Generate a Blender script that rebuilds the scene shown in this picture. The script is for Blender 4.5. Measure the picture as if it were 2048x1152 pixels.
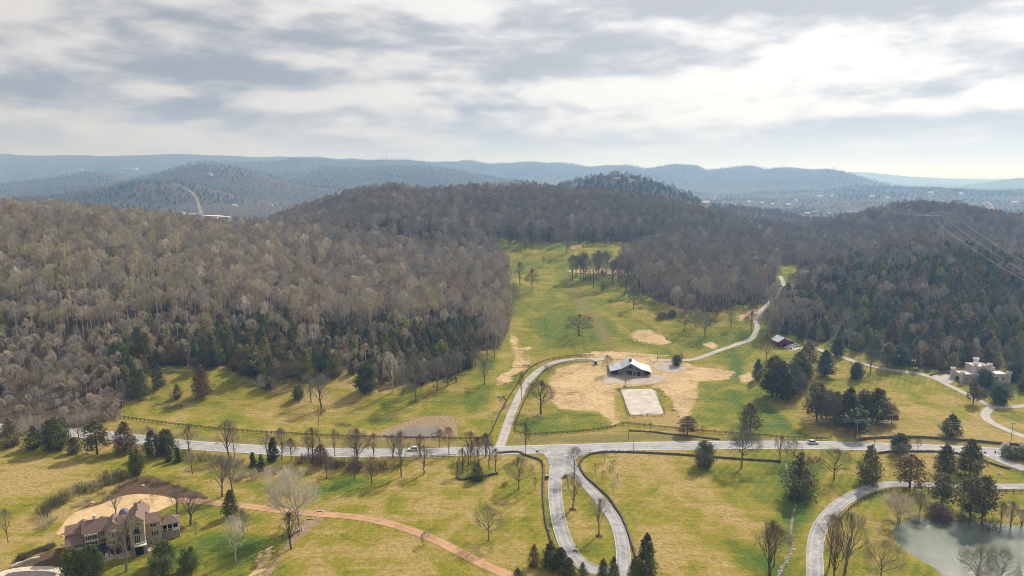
import bpy, bmesh, math, random
import numpy as np
from mathutils import Vector, Matrix
from mathutils.geometry import delaunay_2d_cdt
R = math.radians
for o in list(bpy.data.objects): bpy.data.objects.remove(o)
SC = bpy.context.scene
C = SC.collection
rng = np.random.default_rng(7)
random.seed(7)

# ------------------------------------------------------------------ camera
CAM_Z, PITCH, FPX = 120.0, R(9.4), 1366.0      # drone about 120 m above the road
cd = bpy.data.cameras.new('camera'); cam = bpy.data.objects.new('camera', cd); C.objects.link(cam)
cd.sensor_width = 36.0; cd.lens = 36.0 * FPX / 2048.0; cd.clip_start = 1.0; cd.clip_end = 60000.0
cam.location = (0, 0, CAM_Z); cam.rotation_euler = (R(90) - PITCH, 0, 0)
SC.camera = cam

# ------------------------------------------------------------------ sun, sky
SUN_AZ, SUN_EL = R(37), R(42)                  # azimuth to the right of the view direction (+Y)
SUN_DIR = Vector((math.sin(SUN_AZ) * math.cos(SUN_EL), math.cos(SUN_AZ) * math.cos(SUN_EL), math.sin(SUN_EL)))
sd = bpy.data.lights.new('sun', 'SUN'); sun = bpy.data.objects.new('sun', sd); C.objects.link(sun)
sd.energy = 5.0; sd.angle = R(1.2); sd.color = (1.0, 0.95, 0.875)
sun.rotation_euler = (-SUN_DIR).to_track_quat('-Z', 'Y').to_euler(); sun.location = (200, 200, 400)
SC.view_settings.view_transform = 'Standard'; SC.view_settings.look = 'None'
SC.view_settings.exposure = 0.12; SC.view_settings.gamma = 1.0; SC.view_settings.use_curve_mapping = False
SC.cycles.use_denoising = True; SC.cycles.filter_width = 0.9
SC.cycles.max_bounces = 5; SC.cycles.diffuse_bounces = 2; SC.cycles.glossy_bounces = 2
SC.cycles.transmission_bounces = 2; SC.cycles.volume_bounces = 0; SC.cycles.transparent_max_bounces = 6
SC.cycles.caustics_reflective = False; SC.cycles.caustics_refractive = False

class NT:
    """small node-tree helper"""
    def __init__(s, tree):
        s.t = tree; s.n = tree.nodes; s.l = tree.links
    def node(s, typ, **kw):
        n = s.n.new(typ)
        for k, v in kw.items(): setattr(n, k, v)
        return n
    def link(s, a, b): s.l.new(a, b)
    def put(s, sock, v):
        if v is None: return
        if isinstance(v, bpy.types.NodeSocket): s.l.new(v, sock)
        else: sock.default_value = v
    def math(s, op, a, b=None, c=None, clamp=False):
        n = s.node('ShaderNodeMath', operation=op, use_clamp=clamp)
        s.put(n.inputs[0], a); s.put(n.inputs[1], b); s.put(n.inputs[2], c)
        return n.outputs[0]
    def vmath(s, op, a, b=None, scale=None):
        n = s.node('ShaderNodeVectorMath', operation=op)
        s.put(n.inputs[0], a); s.put(n.inputs[1], b)
        if scale is not None: s.put(n.inputs['Scale'], scale)
        return n.outputs['Value'] if op in ('DOT_PRODUCT', 'LENGTH') else n.outputs[0]
    def mix(s, f, a, b, blend='MIX'):
        n = s.node('ShaderNodeMix', data_type='RGBA', blend_type=blend, clamp_factor=True)
        s.put(n.inputs[0], f)
        for i, v in ((6, a), (7, b)):
            if isinstance(v, tuple) and len(v) == 3: v = v + (1.0,)
            s.put(n.inputs[i], v)
        return n.outputs[2]
    def noise(s, vec, scale, detail=4.0, rough=0.55, dist=0.0, out=0):
        n = s.node('ShaderNodeTexNoise'); s.put(n.inputs['Vector'], vec); s.put(n.inputs['Scale'], scale)
        s.put(n.inputs['Detail'], detail); s.put(n.inputs['Roughness'], rough); s.put(n.inputs['Distortion'], dist)
        return n.outputs[out]
    def ramp(s, f, lo, hi, a=0.0, b=1.0, smooth=True):
        n = s.node('ShaderNodeMapRange', interpolation_type='SMOOTHSTEP' if smooth else 'LINEAR')
        for i, v in enumerate((f, lo, hi, a, b)): s.put(n.inputs[i], v)
        return n.outputs[0]
    def map(s, vec, scale=(1, 1, 1), rot=(0, 0, 0), loc=(0, 0, 0)):
        n = s.node('ShaderNodeMapping'); s.put(n.inputs[0], vec); s.put(n.inputs[1], loc)
        s.put(n.inputs[2], rot); s.put(n.inputs[3], scale)
        return n.outputs[0]
    def attr(s, name, typ='GEOMETRY', out='Fac'):
        n = s.node('ShaderNodeAttribute', attribute_name=name, attribute_type=typ)
        return n.outputs[out]

SKY_OFF = (3.1, 1.2, 0)
w = bpy.data.worlds.new('World'); SC.world = w; w.use_nodes = True
k = NT(w.node_tree); k.n.clear()
sky = k.node('ShaderNodeTexSky', sky_type='NISHITA'); sky.sun_disc = False
sky.sun_elevation = SUN_EL; sky.sun_rotation = SUN_AZ; sky.air_density = 1.0; sky.dust_density = 2.0
tc = k.node('ShaderNodeTexCoord'); sep = k.node('ShaderNodeSeparateXYZ'); k.link(tc.outputs['Generated'], sep.inputs[0])
X, Y, Z = sep.outputs
def layer(dz):                                       # lumpy stratocumulus, flattened bands towards the horizon
    V = k.vmath('ADD', k.map(tc.outputs['Generated'], (1.0, 1.0, 3.4)), (0, 0, dz))
    V = k.vmath('ADD', V, k.vmath('SCALE', k.noise(V, 3.0, 3.0, .5, 0, 1), scale=0.10))
    V = k.vmath('ADD', V, SKY_OFF)
    return k.math('ADD', k.math('MULTIPLY', k.noise(V, 3.3, 3.0, .5), .60), k.math('MULTIPLY', k.noise(V, 8.5, 7.0, .55), .40)), V
cl, VV = layer(0.0); cl2, _ = layer(0.09)
big = k.noise(VV, 2.2, 2.0, .5); mid = k.noise(VV, 6.0, 4.0, .55)
cl = k.math('ADD', cl, k.math('MULTIPLY', k.math('SUBTRACT', cl, cl2), 0.55))
sdir = k.vmath('DOT_PRODUCT', tc.outputs['Generated'], tuple(SUN_DIR))
glow = k.ramp(sdir, 0.42, 0.95)                     # thin cloud is brighter on the sun's side
thin = k.ramp(cl, 0.385, 0.625)                       # 0 = thick grey underside, 1 = thin bright cloud
dark = k.mix(glow, (0.315, 0.33, 0.37), (0.54, 0.545, 0.57))
brt = k.mix(glow, (0.68, 0.66, 0.65), (1.02, 1.0, 0.98))
cloud = k.mix(thin, dark, brt)
gap = k.math('MULTIPLY', k.ramp(mid, 0.30, 0.42, 1.0, 0.0), k.ramp(big, 0.40, 0.55, 1.0, 0.0))   # a few bluish gaps in the layer
nish = k.vmath('SCALE', sky.outputs[0], scale=0.10)
col = k.mix(k.math('MULTIPLY', gap, 0.25), cloud, nish)
hz = k.mix(glow, (0.56, 0.54, 0.555), (0.72, 0.70, 0.705))
col = k.mix(k.ramp(Z, 0.0, 0.095, 1.0, 0.0), col, hz)
bg = k.node('ShaderNodeBackground'); k.put(bg.inputs[0], col); bg.inputs[1].default_value = 1.0
k.link(bg.outputs[0], k.node('ShaderNodeOutputWorld').inputs[0])

# ------------------------------------------------------------------ projection helpers (photo pixel <-> world)
CP, SP = math.cos(PITCH), math.sin(PITCH)
def ray(px, py):
    u, v = (px - 1024.0) / FPX, (576.0 - py) / FPX
    return np.array([u, CP + v * SP, -SP + v * CP])
def proj(p):
    x, y, z = p[0], p[1], p[2] - CAM_Z
    d = y * CP - z * SP
    return 1024 + FPX * x / d, 576 - FPX * (y * SP + z * CP) / d
def depth_of(p): return p[1] * CP - (p[2] - CAM_Z) * SP
def pxDz(px, D, z):            # pixel column + distance + height -> x
    return (px - 1024.0) / FPX * (D * CP - (z - CAM_Z) * SP)
# ------------------------------------------------------------------ terrain
def sstep(a, b, x):
    t = np.clip((x - a) / (b - a), 0, 1); return t * t * (3 - 2 * t)
def vnoise(x, y, s, seed=0):
    """smooth value noise, numpy"""
    x = x / s + seed * 17.3; y = y / s - seed * 9.1
    xi, yi = np.floor(x).astype(np.int64), np.floor(y).astype(np.int64)
    fx, fy = x - xi, y - yi; fx = fx * fx * (3 - 2 * fx); fy = fy * fy * (3 - 2 * fy)
    def h(i, j):
        n = (i * 374761393 + j * 668265263 + seed * 982451653) & 0x7fffffff
        n = ((n ^ (n >> 13)) * 1274126177) & 0x7fffffff
        return ((n ^ (n >> 16)) & 0xffff) / 65535.0
    return (h(xi, yi) * (1 - fx) + h(xi + 1, yi) * fx) * (1 - fy) + (h(xi, yi + 1) * (1 - fx) + h(xi + 1, yi + 1) * fx) * fy
CTRL = [  # photo column, distance, ground height
 (-600, 330, 4), (-200, 330, 2), (100, 335, 2), (300, 340, 1), (500, 345, 1), (700, 345, .5), (900, 345, .5), (1100, 345, .5), (1300, 345, .5), (1500, 345, .5), (1800, 345, .5), (2100, 345, .5), (2400, 345, 1),
 (-600, 420, 40), (-200, 400, 28), (100, 400, 24), (100, 470, 54), (100, 555, 80), (-300, 560, 90), (-300, 480, 66), (-700, 560, 95),
 (300, 375, 9), (400, 360, 4), (500, 375, 7), (300, 450, 36), (300, 530, 62), (300, 600, 71), (470, 650, 62), (470, 500, 40), (500, 430, 20),
 (100, 760, 50), (300, 800, 36), (-300, 800, 60), (470, 800, 42), (-800, 900, 60), (100, 1000, 22), (-300, 1000, 30), (400, 1000, 16),
 (600, 800, 58), (650, 850, 76), (770, 870, 91), (860, 885, 86), (960, 900, 94), (1100, 900, 88), (1250, 900, 81), (1350, 900, 71), (1450, 900, 55), (1550, 900, 42), (1650, 850, 33),
 (1750, 850, 59), (1850, 850, 76), (1950, 850, 66), (2048, 830, 53), (2300, 850, 40), (2700, 850, 35),
 (700, 380, 7), (850, 368, 4), (700, 470, 22), (700, 560, 35), (700, 700, 58), (850, 470, 20), (850, 600, 38), (850, 740, 60), (1000, 435, 9), (1025, 463, 13), (960, 560, 27),
 (1158, 455, 12), (1065, 560, 26), (1134, 680, 44), (1060, 740, 50), (1200, 720, 46), (1340, 760, 44.5), (1000, 660, 38), (1180, 560, 26), (1040, 500, 18),
 (1340, 540, 25), (1500, 520, 20.6), (1510, 480, 13.6), (1350, 420, 4.3), (1258, 396, 3), (1100, 400, 3.5), (1450, 600, 30), (1450, 700, 38), (1450, 800, 44), (1580, 600, 34.6), (1600, 750, 36),
 (1565, 450, 7), (1741, 391, 5), (1620, 447, 7), (1800, 393, 4), (1960, 390, 3.4), (1420, 380, 2), (1500, 400, 3), (1650, 400, 4), (2200, 380, 3),
 (1800, 430, 12), (1800, 500, 30), (1800, 570, 45), (1880, 605, 56), (2040, 440, 18), (2040, 520, 34), (2300, 450, 25), (2300, 600, 40), (1700, 520, 24), (1700, 600, 37), (1880, 700, 44), (2040, 650, 36), (2040, 740, 36), (1700, 720, 36),
 (700, 1050, 50), (1000, 1050, 55), (1300, 1050, 42), (1600, 1050, 20), (1900, 1000, 35), (2200, 1050, 18),
 (-400, 1300, 15), (0, 1300, 10), (400, 1250, 10), (800, 1300, 14), (1200, 1300, 14), (1600, 1300, 10), (2000, 1300, 10), (2400, 1300, 10),
]
_cx = np.array([pxDz(a, b, c) for a, b, c in CTRL] + [x for x in (-900, -500, -200, 0, 200, 500, 900) for y in (300, 150)])
_cy = np.array([float(b) for a, b, c in CTRL] + [y for x in range(7) for y in (300., 150.)])
_cz = np.array([float(c) for a, b, c in CTRL] + [0.0] * 14)
def _mq(d2): return np.sqrt(d2 + 45.0 ** 2)
_A = _mq((_cx[:, None] - _cx[None]) ** 2 + (_cy[:, None] - _cy[None]) ** 2)
_n = len(_cx); _M = np.zeros((_n + 1, _n + 1)); _M[:_n, :_n] = _A; _M[:_n, _n] = 1; _M[_n, :_n] = 1
_M[np.arange(_n), np.arange(_n)] -= 1.5
_w = np.linalg.solve(_M, np.append(_cz, 0.0))
def rbf(x, y):
    out = np.full(x.shape, _w[_n])
    for i in range(_n): out += _w[i] * _mq((x - _cx[i]) ** 2 + (y - _cy[i]) ** 2)
    return out
RIDGES = [  # (crest [(px, py, distance)], half-width)
 ([(-300, 318, 6400), (0, 308, 6200), (100, 311, 6100), (165, 309, 6100), (210, 312, 6100), (300, 309, 6000), (420, 310, 6000), (540, 314, 6000), (600, 312, 6200), (700, 318, 6200), (800, 322, 6000), (860, 324, 5800), (930, 322, 5600), (990, 328, 5600), (1100, 327, 5600), (1160, 332, 5800), (1250, 331, 5600), (1290, 338, 5600)], 900),
 ([(420, 330, 4600), (560, 322, 4600), (640, 316, 4700), (705, 320, 4700), (770, 317, 4700), (830, 322, 4700), (850, 332, 4600)], 650),
 ([(1200, 342, 5200), (1255, 331, 5100), (1295, 343, 5100), (1345, 330, 5000), (1390, 332, 5000), (1415, 345, 5000), (1465, 334, 4800), (1500, 333, 4800), (1532, 348, 4700), (1570, 334, 4600), (1615, 344, 4400), (1660, 341, 4300), (1700, 352, 4300), (1760, 372, 4300)], 560),
 ([(1600, 352, 9000), (1690, 344, 9500), (1760, 347, 9500), (1830, 354, 9500), (1950, 359, 9800), (2100, 357, 9800)], 900),
 ([(1960, 372, 6000), (2005, 362, 6000), (2048, 357, 6000), (2150, 352, 6000), (2350, 350, 6000)], 500),
 ([(230, 372, 3000), (300, 354, 3000), (360, 340, 2950), (410, 329, 2900), (450, 338, 2900), (520, 352, 2900), (600, 372, 2900)], 420),
 ([(60, 366, 3700), (130, 353, 3600), (190, 341, 3500), (230, 350, 3500), (280, 368, 3500)], 330),
 ([(120, 392, 2300), (230, 378, 2300), (300, 366, 2250), (360, 366, 2250), (390, 384, 2200), (420, 410, 2150)], 300),
 ([(600, 350, 3700), (660, 336, 3700), (700, 340, 3700), (780, 340, 3600), (880, 340, 3600), (930, 350, 3500), (1010, 362, 3400), (1060, 372, 3300)], 380),
 ([(1000, 372, 1900), (1050, 366, 1850), (1100, 376, 1850)], 170),
 ([(1080, 392, 1500), (1140, 376, 1500), (1190, 364, 1500), (1230, 361, 1500), (1290, 368, 1480), (1340, 383, 1460), (1400, 404, 1440), (1440, 420, 1430)], 250),
 ([(1650, 384, 3300), (1720, 375, 3200), (1800, 378, 3200), (1900, 379, 3300), (2000, 384, 3200), (2100, 380, 3200)], 380),
]
def ridges(x, y):
    out = np.zeros(x.shape)
    for pts, hw in RIDGES:
        W = []
        for px, py, D in pts:
            r = ray(px, py); t = D / r[1]; W.append((r[0] * t, D, CAM_Z + r[2] * t))
        best = np.full(x.shape, 1e18); hz_ = np.zeros(x.shape)
        for (x0, y0, z0), (x1, y1, z1) in zip(W[:-1], W[1:]):
            dx, dy = x1 - x0, y1 - y0
            t = np.clip(((x - x0) * dx + (y - y0) * dy) / (dx * dx + dy * dy), 0, 1)
            d2 = (x - x0 - t * dx) ** 2 + (y - y0 - t * dy) ** 2
            m = d2 < best
            best = np.where(m, d2, best); hz_ = np.where(m, z0 + (z1 - z0) * t, hz_)
        d = np.sqrt(best) / hw
        d = d * (0.8 + 0.5 * vnoise(x, y, hw * 0.7, 5))
        f = np.exp(-d * d * 1.1)
        sp = vnoise(x, y, hw * .55, 15) * .65 + vnoise(x, y, hw * .22, 16) * .35
        out = np.maximum(out, (hz_ - 10) * f * (1 - (1 - f) * .9 * np.abs(2 * sp - 1)))
    return out
PONDS = []       # (poly xy, water level) filled below, terrain sinks inside
def inpoly(x, y, poly):
    c = np.zeros(x.shape, bool); n = len(poly)
    for i in range(n):
        x0, y0 = poly[i]; x1, y1 = poly[i - 1]
        if y0 == y1: continue
        c ^= ((y0 > y) != (y1 > y)) & (x < (x1 - x0) * (y - y0) / (y1 - y0) + x0)
    return c
def segdist(x, y, pts, closed=False):
    best = np.full(x.shape, 1e18)
    P_ = list(pts) + ([pts[0]] if closed else [])
    for (x0, y0), (x1, y1) in zip(P_[:-1], P_[1:]):
        dx, dy = x1 - x0, y1 - y0; L = dx * dx + dy * dy
        if L < 1e-9: continue
        t = np.clip(((x - x0) * dx + (y - y0) * dy) / L, 0, 1)
        best = np.minimum(best, (x - x0 - t * dx) ** 2 + (y - y0 - t * dy) ** 2)
    return np.sqrt(best)
def sdf(x, y, poly):           # positive inside, metres
    d = segdist(x, y, poly, True)
    return np.where(inpoly(x, y, poly), d, -d)
def axis(lo, hi, step, far_lo, far_hi, g):
    a = list(np.arange(lo, hi + .01, step)); s = step; v = hi
    while v < far_hi: s *= g; v += s; a.append(v)
    s = step; v = lo; b = []
    while v > far_lo: s *= g; v -= s; b.append(v)
    return np.array(b[::-1] + a)
GX = axis(-300, 300, 2.0, -14000, 14000, 1.022)
GY = axis(150, 560, 2.0, -1200, 26000, 1.0155)
GXX, GYY = np.meshgrid(GX, GY)
def base_height(x, y):
    near = sstep(298, 350, y) * rbf(np.clip(x, -1600, 1600), np.clip(y, 0, 1400))
    nf = sstep(1000, 1350, y)
    und = (vnoise(x, y, 55, 1) - .5) * 0.8 + (vnoise(x, y, 23, 2) - .5) * 0.3
    h = near * (1 - nf) + und * (0.25 + sstep(330, 420, y)) + nf * (10 + 26 * (vnoise(x, y, 420, 3) - .4) * sstep(1400, 2600, y))
    h = h + sstep(360, 520, y) * ((vnoise(x, y, 90, 4) - .5) * 7)
    h = np.maximum(h, -1.5 + 0 * h)
    rd = ridges(x, y) * sstep(1050, 1350, y)
    far = rd + (vnoise(x, y, 260, 8) - .5) * 22 * sstep(20, 120, rd) + (vnoise(x, y, 120, 9) - .5) * 16 * sstep(20, 80, rd)
    return np.where(y > 1050, np.maximum(h, 10 * nf + far), h)
GH = base_height(GXX, GYY)
def height(x, y):
    x = np.asarray(x, float); y = np.asarray(y, float)
    i = np.clip(np.searchsorted(GX, x) - 1, 0, len(GX) - 2); j = np.clip(np.searchsorted(GY, y) - 1, 0, len(GY) - 2)
    fx = np.clip((x - GX[i]) / (GX[i + 1] - GX[i]), 0, 1); fy = np.clip((y - GY[j]) / (GY[j + 1] - GY[j]), 0, 1)
    return (GH[j, i] * (1 - fx) + GH[j, i + 1] * fx) * (1 - fy) + (GH[j + 1, i] * (1 - fx) + GH[j + 1, i + 1] * fx) * fy
def at(px, py, lift=0.0):
    """the point of the ground that is seen at a pixel of the photo"""
    r = ray(px, py)
    t = np.concatenate([np.arange(120, 1100, 1.0), np.arange(1100, 12000, 15.0)])
    d = CAM_Z + r[2] * t - height(r[0] * t, r[1] * t)
    idx = np.nonzero(d < 0)[0]
    if len(idx) == 0: tt = 9000.0
    else:
        i = idx[0]
        tt = t[0] if i == 0 else t[i - 1] + (t[i] - t[i - 1]) * d[i - 1] / (d[i - 1] - d[i])
    x, y = r[0] * tt, r[1] * tt
    return np.array([x, y, float(height(x, y)) + lift])
def atxy(px, py): p = at(px, py); return (p[0], p[1])
def hpx(p, px_h): d = depth_of(p); return px_h * d * d / (FPX * p[1])     # height in metres of so many photo pixels
def wpx(p, px_w): return px_w * depth_of(p) / FPX
def polyw(pix): return [atxy(a, b) for a, b in pix]
# ponds sink into the ground before anything is laid on it
POND_BIG = polyw([(1789, 1056), (1796, 1046), (1815, 1040), (1850, 1036), (1900, 1040), (1950, 1043), (1990, 1046), (2048, 1050), (2160, 1056), (2200, 1110), (2170, 1200), (1935, 1190), (1895, 1152), (1870, 1130), (1840, 1112), (1815, 1098), (1800, 1083), (1791, 1067)])
POND_SMALL = polyw([(762, 870), (785, 861), (815, 854), (850, 851), (878, 853), (888, 861), (884, 871), (850, 874), (800, 874)])
for poly, dep in ((POND_BIG, 1.6), (POND_SMALL, 0.9)):
    s_ = sdf(GXX, GYY, poly); GH = GH - sstep(-3.0, 2.5, s_) * dep
STREAM = polyw([(1572, 925), (1580, 960), (1592, 1000), (1586, 1030), (1582, 1060), (1586, 1085), (1578, 1110), (1566, 1130), (1556, 1152), (1545, 1175)])
GH = GH - np.exp(-(segdist(GXX, GYY, STREAM) / 1.8) ** 2) * 0.7
DITCH = polyw([(1462, 700), (1470, 730), (1480, 752), (1500, 775), (1530, 805), (1560, 840), (1580, 868)])
GH = GH - np.exp(-(segdist(GXX, GYY, DITCH) / 1.8) ** 2) * 0.5
# ------------------------------------------------------------------ object helpers
def tag(o, label=None, cat=None, group=None, kind=None):
    if label: o['label'] = label
    if cat: o['category'] = cat
    if group: o['group'] = group
    if kind: o['kind'] = kind
    return o
def mesh_of(name, verts, faces, mats=(), smooth=False, midx=None):
    me = bpy.data.meshes.new(name); me.from_pydata([tuple(map(float, v)) for v in verts], [], faces)
    for m in (mats if isinstance(mats, (list, tuple)) else [mats]): me.materials.append(m)
    if midx is not None: me.polygons.foreach_set('material_index', midx)
    if smooth: me.polygons.foreach_set('use_smooth', [True] * len(me.polygons))
    me.update(); return me
def link(name, me, parent=None, loc=None):
    o = bpy.data.objects.new(name, me); C.objects.link(o)
    if parent is not None: o.parent = parent
    if loc is not None: o.location = loc
    return o
def thing(name, label, cat, loc=(0, 0, 0), rz=0.0, group=None):
    o = bpy.data.objects.new(name, None); C.objects.link(o); o.empty_display_size = 0.5
    o.location = tuple(map(float, loc)); o.rotation_euler = (0, 0, rz)
    return tag(o, label, cat, group)
class MB:
    """collects shapes, builds ONE mesh object"""
    def __init__(s): s.v = []; s.f = []
    def add(s, vs, fs):
        b = len(s.v); s.v += [tuple(map(float, v)) for v in vs]; s.f += [tuple(b + i for i in f) for f in fs]; return s
    def box(s, x0, x1, y0, y1, z0, z1):
        return s.add([(x0, y0, z0), (x1, y0, z0), (x1, y1, z0), (x0, y1, z0), (x0, y0, z1), (x1, y0, z1), (x1, y1, z1), (x0, y1, z1)],
                     [(3, 2, 1, 0), (4, 5, 6, 7), (0, 1, 5, 4), (1, 2, 6, 5), (2, 3, 7, 6), (3, 0, 4, 7)])
    def prism(s, poly, z0, z1):
        n = len(poly)
        vs = [(x, y, z0) for x, y in poly] + [(x, y, z1) for x, y in poly]
        return s.add(vs, [tuple(range(n))[::-1], tuple(range(n, 2 * n))] + [(i, (i + 1) % n, n + (i + 1) % n, n + i) for i in range(n)])
    def cone(s, x, y, z0, z1, r0, r1, n=12, sx=1.0):
        vs = [(x + math.cos(a) * r * sx, y + math.sin(a) * r, z) for z, r in ((z0, r0), (z1, r1)) for a in [2 * math.pi * i / n for i in range(n)]]
        return s.add(vs, [tuple(range(n))[::-1], tuple(range(n, 2 * n))] + [(i, (i + 1) % n, n + (i + 1) % n, n + i) for i in range(n)])
    def tube(s, pts, radii, n=5, cap=True):
        pts = [Vector(p) for p in pts]; base = len(s.v)
        if not hasattr(radii, '__len__'): radii = [radii] * len(pts)
        for i, p in enumerate(pts):
            d = (pts[min(i + 1, len(pts) - 1)] - pts[max(i - 1, 0)])
            if d.length < 1e-9: d = Vector((0, 0, 1))
            d.normalize(); a = Vector((0, 0, 1)) if abs(d.z) < .9 else Vector((1, 0, 0))
            u = d.cross(a).normalized(); v = d.cross(u)
            for q in range(n):
                t = 2 * math.pi * q / n; s.v.append(tuple(p + (u * math.cos(t) + v * math.sin(t)) * radii[i]))
        for i in range(len(pts) - 1):
            for q in range(n):
                a_ = base + i * n + q; b_ = base + i * n + (q + 1) % n
                s.f.append((a_, b_, b_ + n, a_ + n))
        if cap:
            s.f.append(tuple(base + q for q in range(n))[::-1]); e = base + (len(pts) - 1) * n
            s.f.append(tuple(e + q for q in range(n)))
        return s
    def build(s, name, mat, parent=None, smooth=False, loc=None):
        return link(name, mesh_of(name, s.v, s.f, mat, smooth), parent, loc)

# ------------------------------------------------------------------ materials
MATS = {}
def newmat(name):
    m = bpy.data.materials.new(name); m.use_nodes = True; kk = NT(m.node_tree); kk.n.clear()
    out = kk.node('ShaderNodeOutputMaterial'); b = kk.node('ShaderNodeBsdfPrincipled'); kk.link(b.outputs[0], out.inputs[0])
    b.inputs['Specular IOR Level'].default_value = 0.25
    return m, kk, b
def plain(name, c1, c2=None, scale=1.0, rough=0.85, metal=0.0, bump=0.0, spec=None, detail=5.0):
    m, kk, b = newmat(name); MATS[name] = m
    c2 = c2 or tuple(v * 0.72 for v in c1)
    pos = kk.node('ShaderNodeTexCoord').outputs['Object']
    n = kk.noise(pos, scale, detail, 0.6)
    kk.put(b.inputs['Base Color'], kk.mix(kk.ramp(n, .36, .66), c2, c1))
    b.inputs['Roughness'].default_value = rough; b.inputs['Metallic'].default_value = metal
    if spec is not None: b.inputs['Specular IOR Level'].default_value = spec
    if bump:
        bp = kk.node('ShaderNodeBump'); bp.inputs['Distance'].default_value = bump; kk.put(bp.inputs['Height'], kk.noise(pos, scale * 3, 4, .6)); kk.link(bp.outputs[0], b.inputs['Normal'])
    return m
def lit_ground():
    m, kk, b = newmat('ground')
    pos = kk.node('ShaderNodeNewGeometry').outputs['Position']
    n1 = kk.noise(pos, 0.012, 6, .6, .4); n2 = kk.noise(pos, 0.07, 6, .62, .5); n3 = kk.noise(pos, 0.55, 5, .65); n4 = kk.noise(pos, 1.5, 6, .72)
    st = kk.noise(kk.map(pos, (0.035, 0.42, .1), (0, 0, 0.35)), 1.0, 5, .6, .3)       # mown streaks
    st2 = kk.noise(kk.map(pos, (0.5, 0.03, .1), (0, 0, -0.2)), 1.0, 4, .6, .3)
    lush = kk.attr('lush')
    g = kk.math('ADD', lush, kk.math('ADD', kk.math('MULTIPLY', kk.math('SUBTRACT', n1, .5), 2.2), kk.math('MULTIPLY', kk.math('SUBTRACT', n2, .5), 2.6)))
    g = kk.math('ADD', g, kk.math('ADD', kk.math('MULTIPLY', kk.math('SUBTRACT', st, .5), 1.0), kk.math('MULTIPLY', kk.math('SUBTRACT', n3, .5), 1.5)))
    g = kk.math('ADD', g, kk.math('MULTIPLY', kk.math('SUBTRACT', st2, .5), .5))
    wv = kk.node('ShaderNodeTexWave', bands_direction='X'); kk.put(wv.inputs['Vector'], kk.map(pos, (.10, .10, .1), (0, 0, .62))); wv.inputs['Scale'].default_value = 1.0; wv.inputs['Distortion'].default_value = 1.6; wv.inputs['Detail Scale'].default_value = .6
    g = kk.math('ADD', g, kk.math('MULTIPLY', kk.math('SUBTRACT', wv.outputs['Fac'], .5), kk.ramp(n1, .42, .62, .03, .22)))      # mowing swaths
    straw = kk.mix(kk.ramp(n3, .3, .7), (0.27, 0.195, 0.068), (0.45, 0.335, 0.125))
    olive = kk.mix(kk.ramp(n4, .3, .7), (0.17, 0.152, 0.017), (0.315, 0.272, 0.028))
    green = kk.mix(kk.ramp(n3, .3, .7), (0.085, 0.115, 0.014), (0.19, 0.205, 0.024))
    deep = kk.mix(kk.ramp(n4, .3, .7), (0.05, 0.10, 0.016), (0.095, 0.155, 0.026))
    c = kk.mix(kk.ramp(g, .08, .42), straw, olive); c = kk.mix(kk.ramp(g, .42, .8), c, green); c = kk.mix(kk.ramp(g, .95, 1.35), c, deep)
    # darker tufts and thatch specks
    c = kk.mix(kk.math('MULTIPLY', kk.ramp(n4, .54, .70), .55), c, (0.085, 0.08, 0.022))
    c = kk.mix(kk.math('MULTIPLY', kk.ramp(kk.noise(pos, 4.5, 3, .7), .56, .72), .42), c, (0.42, 0.36, 0.17))
    jit = kk.math('ADD', kk.math('MULTIPLY', kk.math('SUBTRACT', n2, .5), 6.0), kk.math('ADD', kk.math('MULTIPLY', kk.math('SUBTRACT', n3, .5), 5.0), kk.math('MULTIPLY', kk.math('SUBTRACT', n4, .5), 1.5)))
    def area(c, name, ca, cb, nn, lo=-.5, hi=.7, j=1.0):
        f = kk.ramp(kk.math('ADD', kk.attr(name), kk.math('MULTIPLY', jit, j)), lo, hi)
        return kk.mix(f, c, kk.mix(kk.ramp(nn, .33, .67), ca, cb))
    c = area(c, 'far', (0.15, 0.12, 0.09), (0.05, 0.055, 0.04), kk.noise(pos, 0.006, 8, .68), j=0.3)
    c = area(c, 'wood', (0.125, 0.092, 0.058), (0.075, 0.056, 0.038), n3)
    c = area(c, 'worn', (0.24, 0.195, 0.075), (0.17, 0.155, 0.045), n3, -3, 5)
    c = area(c, 'dirt', (0.36, 0.25, 0.125), (0.62, 0.46, 0.25), kk.math('ADD', kk.math('MULTIPLY', n2, .5), kk.math('MULTIPLY', n3, .5)), -.8, 1.6, 1.5)
    weeds = kk.mix(kk.ramp(kk.noise(kk.map(pos, (.05, .16, .1), (0, 0, .5)), 1.0, 6, .68, .6), .56, .66), (1, 1, 1), (0.52, 0.50, 0.36))
    c = kk.mix(kk.ramp(kk.attr('dirt'), -2, 0), c, kk.mix(1.0, c, weeds, 'MULTIPLY'))
    c = area(c, 'mud', (0.37, 0.26, 0.15), (0.24, 0.17, 0.105), n3, j=.6)
    c = area(c, 'mulch', (0.085, 0.05, 0.03), (0.155, 0.10, 0.06), n4, j=.35)
    kk.put(b.inputs['Base Color'], c); b.inputs['Roughness'].default_value = 1.0; b.inputs['Specular IOR Level'].default_value = 0.08
    bp = kk.node('ShaderNodeBump'); bp.inputs['Distance'].default_value = 1.0; bp.inputs['Strength'].default_value = 0.8
    kk.put(bp.inputs['Height'], kk.math('ADD', n3, kk.math('MULTIPLY', n4, .6))); kk.link(bp.outputs[0], b.inputs['Normal'])
    return m
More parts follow.
